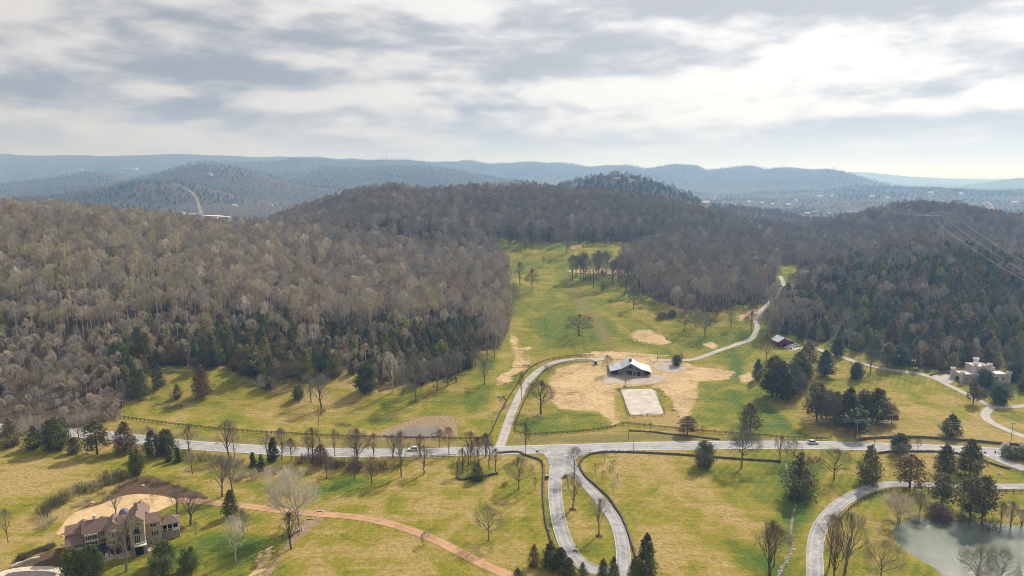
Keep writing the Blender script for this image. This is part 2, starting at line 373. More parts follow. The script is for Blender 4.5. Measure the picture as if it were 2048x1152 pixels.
def paving(name, ca, cb, wear, edge=None, crack=0.0):
    """road surface: u across 0..1, v along in metres"""
    m, kk, b = newmat(name); MATS[name] = m
    uv = kk.node('ShaderNodeUVMap'); uv.uv_map = 'UVMap'; s_ = kk.node('ShaderNodeSeparateXYZ'); kk.link(uv.outputs[0], s_.inputs[0])
    pos = kk.node('ShaderNodeNewGeometry').outputs['Position']
    n1 = kk.noise(pos, 0.12, 5, .6, .5); n2 = kk.noise(pos, 1.3, 5, .65); n3 = kk.noise(pos, 6, 3, .7)
    c = kk.mix(kk.ramp(n1, .32, .68), ca, cb); c = kk.mix(kk.math('MULTIPLY', kk.ramp(n2, .4, .7), .5), c, wear)
    c = kk.mix(kk.math('MULTIPLY', kk.ramp(n3, .5, .75), .25), c, tuple(v * .6 for v in ca))
    tr = kk.math('ABSOLUTE', kk.math('SUBTRACT', kk.math('ABSOLUTE', kk.math('SUBTRACT', s_.outputs[0], .5)), .23))
    c = kk.mix(kk.ramp(kk.math('ADD', tr, kk.math('MULTIPLY', n2, .05)), .03, .13, .42, 0.0), c, tuple(min(1, v * 1.12) for v in wear))
    pt = kk.node('ShaderNodeTexVoronoi'); kk.put(pt.inputs['Vector'], kk.map(pos, (.10, .16, .1))); c = kk.mix(kk.math('MULTIPLY', kk.ramp(kk.vmath('DOT_PRODUCT', pt.outputs['Color'], (.5, .3, .2)), .58, .66), .30), c, tuple(v * .62 for v in ca))
    if crack:
        vo = kk.node('ShaderNodeTexVoronoi', feature='DISTANCE_TO_EDGE'); kk.put(vo.inputs['Vector'], kk.map(pos, (crack, crack, crack))); 
        c = kk.mix(kk.math('MULTIPLY', kk.ramp(vo.outputs[0], .0, .03, 1, 0), .35), c, tuple(v * .45 for v in ca))
    if edge:
        e = kk.math('ADD', kk.math('ABSOLUTE', kk.math('SUBTRACT', s_.outputs[0], .5)), kk.math('MULTIPLY', kk.math('SUBTRACT', n2, .5), .16))
        c = kk.mix(kk.ramp(e, .40, .50), c, edge)
    kk.put(b.inputs['Base Color'], c); b.inputs['Roughness'].default_value = .9
    return m
paving('asphalt', (0.25, 0.25, 0.265), (0.33, 0.33, 0.345), (0.40, 0.40, 0.41), (0.40, 0.38, 0.34))
paving('old_asphalt', (0.20, 0.20, 0.215), (0.37, 0.36, 0.355), (0.44, 0.42, 0.40), (0.36, 0.33, 0.27), .35)
paving('lane_gravel', (0.33, 0.30, 0.275), (0.42, 0.385, 0.35), (0.46, 0.43, 0.39), (0.30, 0.25, 0.15))
paving('clay', (0.34, 0.19, 0.098), (0.44, 0.265, 0.145), (0.48, 0.31, 0.18), (0.38, 0.27, 0.11))
paving('court_sand', (0.46, 0.32, 0.165), (0.56, 0.40, 0.21), (0.60, 0.44, 0.25))
plain('white_paint', (0.78, 0.78, 0.76), (0.62, 0.62, 0.6), 1.5, .6)
plain('yellow_paint', (0.62, 0.47, 0.12), (0.45, 0.38, 0.2), 1.5, .6)
plain('kerb_stone', (0.52, 0.50, 0.46), (0.40, 0.38, 0.35), .8)
plain('arena_sand', (0.54, 0.48, 0.42), (0.41, 0.365, 0.32), .22, .95)
plain('pen_gravel', (0.40, 0.36, 0.315), (0.32, 0.285, 0.25), .3, .95)
plain('yard_gravel', (0.33, 0.27, 0.22), (0.42, 0.36, 0.31), .25, .95)
plain('cleared_grass', (0.27, 0.22, 0.13), (0.16, 0.14, 0.085), .03, .95)
plain('flagstone', (0.48, 0.37, 0.27), (0.38, 0.29, 0.21), .6, .9)
def water_mat(name, base, rough, wav):
    m, kk, b = newmat(name); MATS[name] = m
    pos = kk.node('ShaderNodeNewGeometry').outputs['Position']
    kk.put(b.inputs['Base Color'], kk.mix(kk.ramp(kk.noise(pos, .05, 4, .6), .35, .65), base, tuple(v * .7 for v in base)))
    b.inputs['Roughness'].default_value = rough; b.inputs['IOR'].default_value = 1.33; b.inputs['Specular IOR Level'].default_value = .5
    bp = kk.node('ShaderNodeBump'); bp.inputs['Distance'].default_value = wav; bp.inputs['Strength'].default_value = 1
    kk.put(bp.inputs['Height'], kk.math('ADD', kk.noise(kk.map(pos, (1.6, 3.2, 1)), 1.0, 5, .65, .3), kk.math('MULTIPLY', kk.noise(pos, .25, 3), .8))); kk.link(bp.outputs[0], b.inputs['Normal'])
    return m
water_mat('pond_water', (0.155, 0.18, 0.135), .07, .048)
water_mat('puddle_water', (0.25, 0.215, 0.17), .03, .01)

# ------------------------------------------------------------------ ground sheet with its surface areas
DIRT = [polyw(p) for p in (
 [(1100, 757), (1115, 737), (1150, 728), (1195, 722), (1225, 712), (1300, 716), (1370, 725), (1400, 735), (1440, 738), (1470, 745), (1460, 758), (1420, 762), (1395, 762), (1395, 790), (1399, 801), (1388, 812), (1374, 838), (1362, 838), (1348, 812), (1336, 792), (1322, 776), (1300, 775), (1250, 772), (1234, 778), (1228, 800), (1236, 848), (1226, 850), (1208, 832), (1190, 822), (1150, 820), (1120, 817), (1100, 802), (1093, 778)],
 [(1150, 709), (1190, 704), (1260, 703), (1335, 711), (1300, 717), (1180, 717)],
 [(1258, 667), (1275, 659), (1300, 660), (1325, 672), (1340, 685), (1320, 690), (1290, 686), (1262, 676)],
 [(1408, 689), (1422, 684), (1436, 691), (1430, 699), (1415, 695)],
 [(1022, 663), (1035, 676), (1040, 697), (1062, 691), (1066, 697), (1046, 706), (1050, 722), (1064, 722), (1056, 738), (1036, 746), (1016, 766), (996, 772), (992, 756), (1018, 742), (1030, 722), (1022, 690)],
 [(1476, 632), (1498, 620), (1532, 613), (1530, 626), (1506, 630), (1492, 641), (1478, 642)],
 [(1478, 752), (1500, 743), (1508, 760), (1486, 768)],
 [(1140, 492), (1163, 490), (1165, 497), (1142, 498)],
 [(1128, 541), (1200, 537), (1290, 540), (1310, 545), (1280, 549), (1150, 546)],
 [(690, 862), (722, 860), (728, 868), (692, 872)],
 [(515, 1110), (535, 1095), (548, 1100), (520, 1150), (500, 1160)],
)]
MUD = [polyw([(733, 875), (770, 858), (815, 842), (850, 832), (905, 831), (916, 845), (914, 875), (850, 880), (740, 880)]),
       polyw([(600, 1045), (640, 1030), (660, 1005), (672, 990), (680, 990), (660, 1020), (640, 1045), (605, 1075), (575, 1100), (540, 1150), (525, 1150), (565, 1095)])]
MULCH = [polyw([(118, 1062), (140, 1035), (170, 1015), (205, 1000), (235, 975), (262, 958), (300, 950), (330, 962), (365, 975), (400, 985), (420, 997), (400, 1004), (355, 1001), (330, 992), (280, 988), (235, 994), (200, 1010), (150, 1025), (120, 1066)]),
         polyw([(20, 1135), (60, 1118), (100, 1100), (128, 1092), (135, 1105), (128, 1135), (120, 1165), (10, 1165)]),
         polyw([(318, 1078), (350, 1050), (368, 1050), (372, 1060), (345, 1078)])]
WORN = [polyw([(1122, 552), (1140, 556), (1165, 590), (1195, 630), (1222, 665), (1240, 700), (1215, 703), (1190, 660), (1160, 620), (1135, 580)]),
        polyw([(1010, 872), (1230, 868), (1300, 862), (1440, 872), (1560, 882), (1560, 884), (1300, 884), (1015, 890)]),
        polyw([(230, 848), (300, 856), (420, 872), (560, 880), (720, 884), (960, 882), (975, 890), (800, 897), (560, 893), (400, 883), (300, 872), (225, 862)]),
        polyw([(1790, 872), (1900, 876), (2048, 888), (2048, 898), (1900, 890), (1790, 884)])]
OPEN = polyw([(-400, 905), (-200, 890), (0, 872), (120, 862), (205, 852), (238, 832), (262, 800), (278, 768), (300, 742), (345, 732), (400, 738), (440, 735), (520, 772), (640, 748), (690, 742), (770, 768), (850, 772), (905, 756), (938, 742), (950, 705), (1000, 700), (1024, 664), (1026, 610), (1016, 560), (1000, 520), (990, 492), (1000, 478), (1100, 486), (1200, 485), (1345, 486), (1350, 493), (1290, 503), (1245, 515), (1235, 535), (1268, 556), (1275, 585), (1310, 604), (1370, 622), (1440, 628), (1480, 612), (1545, 610), (1540, 628), (1530, 650), (1528, 680), (1560, 668), (1610, 678), (1660, 690), (1700, 702), (1750, 716), (1800, 728), (1850, 742), (1900, 744), (1960, 736), (2040, 742), (2120, 735), (2400, 745), (2400, 1300), (-400, 1300)])
OPEN2 = polyw([(1556, 532), (1590, 530), (1606, 540), (1590, 560), (1572, 585), (1556, 575)])
near = (GYY > 100) & (GYY < 900) & (np.abs(GXX) < 760)
def area_field(polys, lim=7.0):
    out = np.full(GXX.shape, -lim)
    xs, ys = GXX[near], GYY[near]
    o = np.full(xs.shape, -lim)
    for p in polys: o = np.maximum(o, np.clip(sdf(xs, ys, p), -lim, lim))
    out[near] = o; return out
F_open = np.maximum(area_field([OPEN, OPEN2], 9.0), np.where(GYY < 285, 9.0, -9.0))
F_wood = -F_open - 2.0
F_far = np.where(GYY > 1000, 6.0, -6.0)
F_lush = np.full(GXX.shape, 0.42)
F_lush += 0.24 * sstep(395, 450, GYY) + 0.10 * sstep(318, 345, GYY)
for pix, amt, soft in (
  ([(1030, 862), (1045, 840), (1120, 822), (1195, 828), (1234, 852), (1200, 864), (1060, 868)], .55, 3),
  ([(1395, 770), (1440, 765), (1500, 790), (1580, 850), (1600, 868), (1500, 866), (1400, 850)], .45, 6),
  ([(930, 790), (970, 770), (990, 772), (975, 800), (940, 830), (920, 820)], .65, 5),
  ([(200, 1128), (310, 1095), (420, 1060), (600, 1075), (560, 1100), (480, 1160), (200, 1160)], .5, 6),
  ([(590, 985), (700, 950), (740, 955), (700, 985), (620, 1000)], .6, 5),
  ([(1440, 760), (1475, 720), (1490, 725), (1480, 760), (1460, 765)], .6, 4),
  ([(1455, 1080), (1520, 1085), (1560, 1130), (1540, 1160), (1480, 1140)], .7, 5),
  ([(1430, 960), (1555, 930), (1575, 1000), (1560, 1030), (1450, 1000)], .4, 10),
  ([(1570, 930), (1640, 940), (1620, 1000), (1600, 1060), (1575, 1060)], .7, 4),
  ([(1120, 1060), (1200, 1070), (1225, 1130), (1170, 1130)], .35, 3),
  ([(1100, 980), (1090, 985), (1115, 1100), (1135, 1120)], .6, 2),
  ([(960, 730), (985, 710), (995, 718), (980, 740)], .7, 3),
  ([(1030, 735), (1050, 745), (1020, 780), (1005, 800), (1000, 780)], .5, 3),
  ([(1990, 930), (2048, 940), (2048, 960), (1900, 962), (1880, 950)], .35, 6),
  ([(2000, 830), (2048, 850), (2048, 830), (2020, 820)], .6, 5),
  ([(1060, 640), (1150, 640), (1160, 690), (1080, 690)], .35, 12)):
    p = polyw(pix); s_ = np.zeros(GXX.shape); s_[near] = sstep(-soft, soft, sdf(GXX[near], GYY[near], p)); F_lush += amt * s_
d_ = np.full(GXX.shape, 99.); d_[near] = np.minimum(segdist(GXX[near], GYY[near], DITCH), segdist(GXX[near], GYY[near], STREAM)); F_lush += .5 * np.exp(-(d_ / 4.5) ** 2)
F_lush -= .25 * sstep(0, 6, area_field([polyw([(0, 905), (150, 915), (260, 935), (250, 960), (80, 985), (0, 1000)])])) + .12
nx_, ny_ = len(GX), len(GY)
ii = np.arange(nx_ * ny_).reshape(ny_, nx_)
quads = np.stack([ii[:-1, :-1], ii[:-1, 1:], ii[1:, 1:], ii[1:, :-1]], -1).reshape(-1, 4)
me = bpy.data.meshes.new('ground')
me.vertices.add(nx_ * ny_); me.vertices.foreach_set('co', np.stack([GXX, GYY, GH], -1).astype(np.float32).ravel())
me.loops.add(quads.size); me.loops.foreach_set('vertex_index', quads.astype(np.int32).ravel())
me.polygons.add(len(quads)); me.polygons.foreach_set('loop_start', np.arange(0, quads.size, 4, dtype=np.int32)); me.polygons.foreach_set('loop_total', np.full(len(quads), 4, np.int32))
me.polygons.foreach_set('use_smooth', np.ones(len(quads), bool)); me.update(calc_edges=True)
for nm, F in (('lush', F_lush), ('wood', F_wood), ('far', F_far), ('dirt', area_field(DIRT)), ('mud', area_field(MUD)), ('mulch', area_field(MULCH)), ('worn', area_field(WORN))):
    a = me.attributes.new(nm, 'FLOAT', 'POINT'); a.data.foreach_set('value', F.astype(np.float32).ravel())
me.materials.append(lit_ground())
tag(link('ground', me), kind='structure')

# ------------------------------------------------------------------ roads, lanes, yards laid on the ground
def spline(pts, step=1.5):
    P_ = np.array(pts, float); out = []
    Q = np.vstack([2 * P_[0] - P_[1], P_, 2 * P_[-1] - P_[-2]])
    for i in range(1, len(Q) - 2):
        a, b_, c, d = Q[i - 1], Q[i], Q[i + 1], Q[i + 2]
        n = max(2, int(np.linalg.norm(c - b_) / step))
        for t in np.linspace(0, 1, n, endpoint=False):
            out.append(.5 * ((2 * b_) + (-a + c) * t + (2 * a - 5 * b_ + 4 * c - d) * t * t + (-a + 3 * b_ - 3 * c + d) * t ** 3))
    out.append(P_[-1]); return np.array(out)
def normals(S):
    T = np.gradient(S, axis=0); T /= np.linalg.norm(T, axis=1)[:, None] + 1e-9
    return np.stack([-T[:, 1], T[:, 0]], -1)
def ribbon_mesh(name, S, width, lift, mat, off=0.0, nacross=5):
    Nn = normals(S); wd = np.broadcast_to(np.asarray(width, float), (len(S),)); vs = []; uvs = []
    L = np.concatenate([[0], np.cumsum(np.linalg.norm(np.diff(S, axis=0), axis=1))])
    for a in np.linspace(-.5, .5, nacross):
        q = S + Nn * (off + a * wd)[:, None] if not np.isscalar(off) or True else S
        vs.append(np.column_stack([q, height(q[:, 0], q[:, 1]) + lift])); uvs.append(np.column_stack([np.full(len(S), a + .5), L]))
    n = len(S); V = np.vstack(vs); U = np.vstack(uvs)
    F = [(k_ * n + i, (k_ + 1) * n + i, (k_ + 1) * n + i + 1, k_ * n + i + 1)[::-1] for k_ in range(nacross - 1) for i in range(n - 1)]
    me = mesh_of(name, V, F, mat, True)
    uv = me.uv_layers.new(name='UVMap'); li = np.empty(len(me.loops), np.int32); me.loops.foreach_get('vertex_index', li)
    uv.data.foreach_set('uv', U[li].astype(np.float32).ravel()); return me
def road(name, pix, width, mat, lift, step=1.5):
    S = spline(polyw(pix), step); o = link(name, ribbon_mesh(name, S, width, lift, MATS[mat])); tag(o, kind='structure'); return S, o
def patch(name, poly, mat, lift, step=3.0, parent=None):
    poly = [Vector(p) for p in poly]; n = len(poly)
    xs = [p.x for p in poly]; ys = [p.y for p in poly]
    gx, gy = np.meshgrid(np.arange(min(xs), max(xs), step), np.arange(min(ys), max(ys), step)); gx, gy = gx.ravel(), gy.ravel()
    m_ = sdf(gx, gy, [tuple(p) for p in poly]) > step * .3
    pts = poly + [Vector((a, b_)) for a, b_ in zip(gx[m_], gy[m_])]
    r_ = delaunay_2d_cdt(pts, [(i, (i + 1) % n) for i in range(n)], [], 1, 1e-4)
    V = [(p.x, p.y, float(height(p.x, p.y)) + lift) for p in r_[0]]
    me = mesh_of(name, V, [tuple(f) for f in r_[2]], MATS[mat], True)
    if me.polygons and me.polygons[0].normal.z < 0: me.flip_normals()
    uv = me.uv_layers.new(name='UVMap'); uv.data.foreach_set('uv', np.full(len(me.loops) * 2, .5, np.float32))
    o = link(name, me, parent); return o
MAIN_S, main_road = road('main_road', [(-300, 838), (-120, 848), (0, 856), (120, 864), (210, 871), (280, 879), (345, 887), (420, 893), (500, 898), (560, 902), (640, 905), (720, 906), (800, 906), (900, 904), (1000, 901), (1100, 898), (1200, 895), (1300, 892), (1400, 891), (1500, 890), (1600, 890), (1700, 892), (1800, 895), (1900, 899), (2048, 907), (2200, 916), (2400, 930)], 9.6, 'asphalt', .10)
for nm, off, wd, mt in (('edge_line', 4.1, .22, 'white_paint'), ('edge_line', -4.1, .22, 'white_paint'), ('centre_line', .16, .16, 'yellow_paint'), ('centre_line', -.16, .16, 'yellow_paint')):
    link(nm, ribbon_mesh(nm, MAIN_S, wd, .112, MATS[mt], off, 2), main_road)
BARN_S, barn_lane = road('barn_lane', [(996, 905), (1003, 885), (1010, 865), (1022, 830), (1037, 795), (1054, 765), (1076, 743), (1102, 728), (1132, 721), (1160, 719), (1192, 719), (1216, 716)], 4.6, 'lane_gravel', .085)
FARM_S, farm_lane = road('farm_lane', [(1302, 721), (1325, 720), (1350, 721), (1390, 718), (1430, 704), (1470, 690), (1500, 679), (1512, 664), (1514, 650), (1510, 638), (1522, 622), (1545, 600), (1566, 572), (1560, 552)], 3.6, 'lane_gravel', .085)
CAST_S, castle_lane = road('castle_lane', [(1575, 700), (1600, 697), (1630, 697), (1660, 707), (1700, 720), (1740, 732), (1790, 741), (1840, 748), (1870, 757), (1900, 772), (1935, 789), (1968, 806), (1990, 814), (2020, 814), (2060, 811), (2120, 808)], 4.2, 'lane_gravel', .085)
road('castle_loop', [(1985, 813), (1974, 822), (1970, 832), (1980, 843), (2005, 856), (2048, 873), (2110, 893)], 4.4, 'lane_gravel', .092)
POND_S, pond_drive = road('pond_drive', [(2130, 974), (2048, 973), (1960, 973), (1880, 970), (1800, 968), (1760, 971), (1720, 984), (1682, 1006), (1652, 1035), (1635, 1066), (1629, 1100), (1629, 1135), (1632, 1190)], 4.9, 'old_asphalt', .085)
road('side_road', [(1945, 903), (1975, 909), (2005, 922), (2048, 938), (2120, 965)], 5.6, 'asphalt', .108)
CLAY_S, clay_drive = road('clay_drive', [(352, 1001), (385, 1002), (420, 1005), (500, 1013), (560, 1021), (620, 1027), (700, 1033), (760, 1043), (820, 1060), (870, 1080), (920, 1105), (970, 1130), (1020, 1152), (1060, 1172)], 4.0, 'clay', .085)
LEFT_S, entrance_drive = road('entrance_drive', [(1123, 903), (1117, 925), (1111, 950), (1110, 975), (1111, 1000), (1115, 1030), (1122, 1060), (1134, 1092), (1150, 1116), (1172, 1134), (1200, 1142), (1225, 1140)], 4.9, 'old_asphalt', .094)
RIGHT_S, exit_drive = road('exit_drive', [(1128, 908), (1136, 930), (1152, 950), (1180, 978), (1208, 1010), (1230, 1042), (1241, 1072), (1246, 1102), (1247, 1141), (1246, 1180)], 4.3, 'old_asphalt', .102)
tag(patch('drive_apron', polyw([(1070, 906), (1088, 909), (1095, 918), (1098, 935), (1098, 960), (1120, 958), (1128, 953), (1140, 951), (1152, 962), (1170, 958), (1158, 940), (1150, 922), (1155, 914), (1175, 907), (1175, 898), (1070, 900)]), 'old_asphalt', .116), kind='structure')
tag(patch('courtyard', polyw([(112, 1068), (132, 1040), (150, 1025), (172, 1017), (200, 1010), (218, 1002), (235, 995), (256, 990), (280, 988), (305, 989), (328, 993), (352, 998), (362, 1003), (345, 1010), (325, 1019), (305, 1030), (300, 1050), (160, 1075), (130, 1075)]), 'court_sand', .075), kind='structure')
tag(patch('terrace', polyw([(196, 1128), (200, 1108), (260, 1095), (305, 1080), (316, 1092), (308, 1100), (285, 1110), (260, 1115), (246, 1119), (234, 1117), (215, 1122)]), 'flagstone', .075), kind='structure')
ARENA = polyw([(1239, 778), (1302, 778), (1312, 783), (1328, 829), (1261, 831)])
tag(patch('riding_arena', ARENA, 'arena_sand', .09), kind='structure')
tag(patch('round_pen', [(lambda c: (c[0] + 9.2 * math.cos(a), c[1] + 8.2 * math.sin(a)))(at(1339, 735)) for a in np.linspace(0, 2 * math.pi, 28, endpoint=False)], 'pen_gravel', .09), kind='structure')
tag(patch('barn_yard', polyw([(1205, 757), (1220, 748), (1300, 752), (1330, 750), (1330, 762), (1300, 768), (1265, 770), (1235, 768), (1212, 768)]), 'yard_gravel', .06), kind='structure')
tag(patch('castle_court', polyw([(1862, 752), (1880, 746), (1906, 748), (1908, 762), (1900, 768), (1882, 764)]), 'lane_gravel', .10), kind='structure')
tag(link('cleared_strip', ribbon_mesh('cleared_strip', spline(polyw([(345, 368), (368, 376), (386, 388), (396, 405), (401, 422), (403, 432)]), 12), 9, 1.2, MATS['cleared_grass'])), kind='structure')
for nm, poly, mt, lvl in (('pond', POND_BIG, 'pond_water', -.55), ('farm_pond', POND_SMALL, 'puddle_water', -.30)):
    big_ = [(x, y) for x, y in poly]; z0 = float(np.median([height(x, y) for x, y in poly]))
    cx_, cy_ = np.mean([p[0] for p in big_]), np.mean([p[1] for p in big_])
    me = mesh_of(nm, [(cx_ + (x - cx_) * (1.06 if nm == 'pond' else .97), cy_ + (y - cy_) * (1.08 if nm == 'pond' else .97), z0 + .8 + lvl) for x, y in big_], [tuple(range(len(big_)))], MATS[mt])
    if me.polygons[0].normal.z < 0: me.flip_normals()
    tag(link(nm, me), kind='structure')
# ------------------------------------------------------------------ vegetation prototypes
def veg_mat(name, base, rough=.9, leaf=False):
    """plant material: the plant's own tint (an object property or instance attribute) times fine variation"""
    m, kk, b = newmat(name); MATS[name] = m
    tint = kk.attr('tint', 'INSTANCER', 'Vector')
    if leaf:
        sh = kk.attr('shade')
        c = kk.vmath('SCALE', tint, scale=kk.ramp(sh, 0, 1, .45, 1.75, False))
        c = kk.mix(kk.math('MULTIPLY', kk.attr('rust'), kk.attr('rusty', 'INSTANCER')), c, (0.20, 0.105, 0.03))
        tr = kk.node('ShaderNodeBsdfTranslucent'); kk.put(tr.inputs[0], c); ms = kk.node('ShaderNodeMixShader'); ms.inputs[0].default_value = .3
        kk.link(b.outputs[0], ms.inputs[1]); kk.link(tr.outputs[0], ms.inputs[2]); kk.link(ms.outputs[0], [n for n in kk.n if n.type == 'OUTPUT_MATERIAL'][0].inputs[0])
        b.inputs['Specular IOR Level'].default_value = .3; rough = .6
    else:
        pos = kk.node('ShaderNodeTexCoord').outputs['Object']
        c = kk.vmath('SCALE', tint, scale=kk.ramp(kk.noise(pos, base, 4, .6), .3, .7, .7, 1.25))
        b.inputs['Specular IOR Level'].default_value = .12
    kk.put(b.inputs['Base Color'], c); b.inputs['Roughness'].default_value = rough
    return m
veg_mat('bark', 1.2); veg_mat('twig', .5); veg_mat('leaf', 1, leaf=True)

class Wood:
    def __init__(s, seed):
        s.r = random.Random(seed); s.t = MB(); s.tv = []; s.tf = []
    def limb(s, p, d, L, r0, r1, n=4, wander=.12, up=.0, sides=4):
        pts = [p.copy()]; rad = [r0]; d = d.normalized()
        for i in range(n):
            d = (d + Vector((s.r.gauss(0, wander), s.r.gauss(0, wander), s.r.gauss(0, wander * .6) + up))).normalized()
            p = p + d * (L / n); pts.append(p); rad.append(r0 + (r1 - r0) * (i + 1) / n)
        s.t.tube(pts, rad, sides, cap=False); return pts, rad
    def twig(s, p, d, L, w):
        """a tapering thin three-sided twig with one bend"""
        d = d.normalized(); a = Vector((s.r.gauss(0, 1), s.r.gauss(0, 1), s.r.gauss(0, 1)))
        u = d.cross(a)
        if u.length < 1e-6: return
        u.normalize(); v = d.cross(u); q = p + d * L * .55 + u * s.r.gauss(0, .05) * L; e = p + d * L + v * s.r.gauss(0, .14) * L + Vector((0, 0, .08 * L)); b = len(s.tv)
        s.tv += [tuple(p + u * w), tuple(p - u * w * .5 + v * w * .8), tuple(p - u * w * .5 - v * w * .8), tuple(q + u * w * .7), tuple(q - u * w * .35 + v * w * .55), tuple(q - u * w * .35 - v * w * .55), tuple(e)]
        s.tf += [(b, b + 1, b + 4, b + 3), (b + 1, b + 2, b + 5, b + 4), (b + 2, b, b + 3, b + 5), (b + 3, b + 4, b + 6), (b + 4, b + 5, b + 6), (b + 5, b + 3, b + 6)]
def rdir(r, d, ang):
    a = Vector((r.gauss(0, 1), r.gauss(0, 1), r.gauss(0, 1))); u = d.cross(a).normalized()
    return (d * math.cos(ang) + u * math.sin(ang)).normalized()
def bare_tree(seed, H=16.0, clear=.22, spread=.95, nlimb=9, dense=1.0, up=.10, lean=0.0, tw=.020, trunks=1, rtrunk=.34):
    """trunk with limbs (mesh 1) and the veil of twigs (mesh 2); about H metres tall"""
    W = Wood(seed); r = W.r
    def tertiary(p, d, L, rr):
        pts, rad = W.limb(p, d, L, rr, rr * .3, 3, .16, up * .6, 3)
        for j in range(int(6 * dense)):
            t = r.uniform(.12, 1.0) * 3; i = min(int(t), 2); q = pts[i].lerp(pts[i + 1], t - i)
            W.twig(q, rdir(r, (pts[i + 1] - pts[i]).normalized(), r.uniform(.3, 1.0)), r.uniform(.7, 1.5) * L * .5, tw * r.uniform(.7, 1.3))
        W.twig(pts[-1], (pts[-1] - pts[-2]), L * .5, tw)
    def secondary(p, d, L, rr):
        pts, rad = W.limb(p, d, L, rr, rr * .3, 4, .14, up * .7, 3)
        for j in range(int(5 + 2 * dense)):
            t = (.2 + .8 * (j + r.random()) / 7) * 4; i = min(int(t), 3); q = pts[i].lerp(pts[i + 1], min(1, t - i))
            tertiary(q, rdir(r, (pts[i + 1] - pts[i]).normalized(), r.uniform(.4, .95)), L * r.uniform(.34, .55), rr * .42)
        tertiary(pts[-1], pts[-1] - pts[-2], L * .4, rr * .3)
    for k_ in range(trunks):
        base = Vector((0, 0, -.3)); d = Vector((lean + (r.gauss(0, .16) if trunks > 1 else 0), r.gauss(0, .05) + (r.gauss(0, .16) if trunks > 1 else 0), 1)).normalized()
        if trunks > 1: base += Vector((r.gauss(0, .35), r.gauss(0, .35), 0))
        TL = H * r.uniform(.62, .72); rt = rtrunk * H / 16 * (1 if trunks == 1 else .7)
        pts, rad = W.limb(base, d, TL, rt, rt * .38, 7, .05, .03, 7)
        W.t.tube([base - Vector((0, 0, .2)), base + d * .5], [rt * 1.5, rt * 1.02], 7, cap=False)
        n = max(4, int(nlimb / trunks ** .6))
        for j in range(n):
            f = clear / .67 + (1 - clear / .67) * (j + r.uniform(0, .8)) / n; f = min(f, .99)
            t = f * 7; i = min(int(t), 6); q = pts[i].lerp(pts[i + 1], t - i); az = j * 2.4 + r.uniform(-.5, .5)
            el = .22 + .75 * f + r.uniform(-.12, .15)
            dd = Vector((math.cos(az) * math.cos(el), math.sin(az) * math.cos(el), math.sin(el)))
            Lb = H * spread * (.46 * (1 - .52 * f) + .03) * r.uniform(.8, 1.15)
            lp, lr = W.limb(q, dd, Lb, rt * (.52 - .26 * f), rt * .12, 5, .13, up, 4)
            m_ = int(5 + 1.5 * dense)
            for s_ in range(m_):
                t2 = (.28 + .72 * (s_ + r.random()) / m_) * 5; i2 = min(int(t2), 4); q2 = lp[i2].lerp(lp[i2 + 1], min(1, t2 - i2))
                secondary(q2, rdir(r, (lp[i2 + 1] - lp[i2]).normalized(), r.uniform(.4, .9)), Lb * r.uniform(.34, .55), lr[i2] * .55)
            secondary(lp[-1], lp[-1] - lp[-2], Lb * .4, lr[-1] * .9)
        secondary(pts[-1], pts[-1] - pts[-2], H * .24, rt * .3); secondary(pts[-1], rdir(r, pts[-1] - pts[-2], .5), H * .2, rt * .25)
    tm = mesh_of('bare_trunk', W.t.v, W.t.f, MATS['bark'], True); cm = mesh_of('bare_crown', W.tv, W.tf, MATS['twig'])
    co = np.array(W.tv); top = co[:, 2].max(); wid = 2 * np.percentile(np.hypot(co[:, 0], co[:, 1]), 96)
    return dict(trunk=tm, crown=cm, h=float(top), w=float(wid))
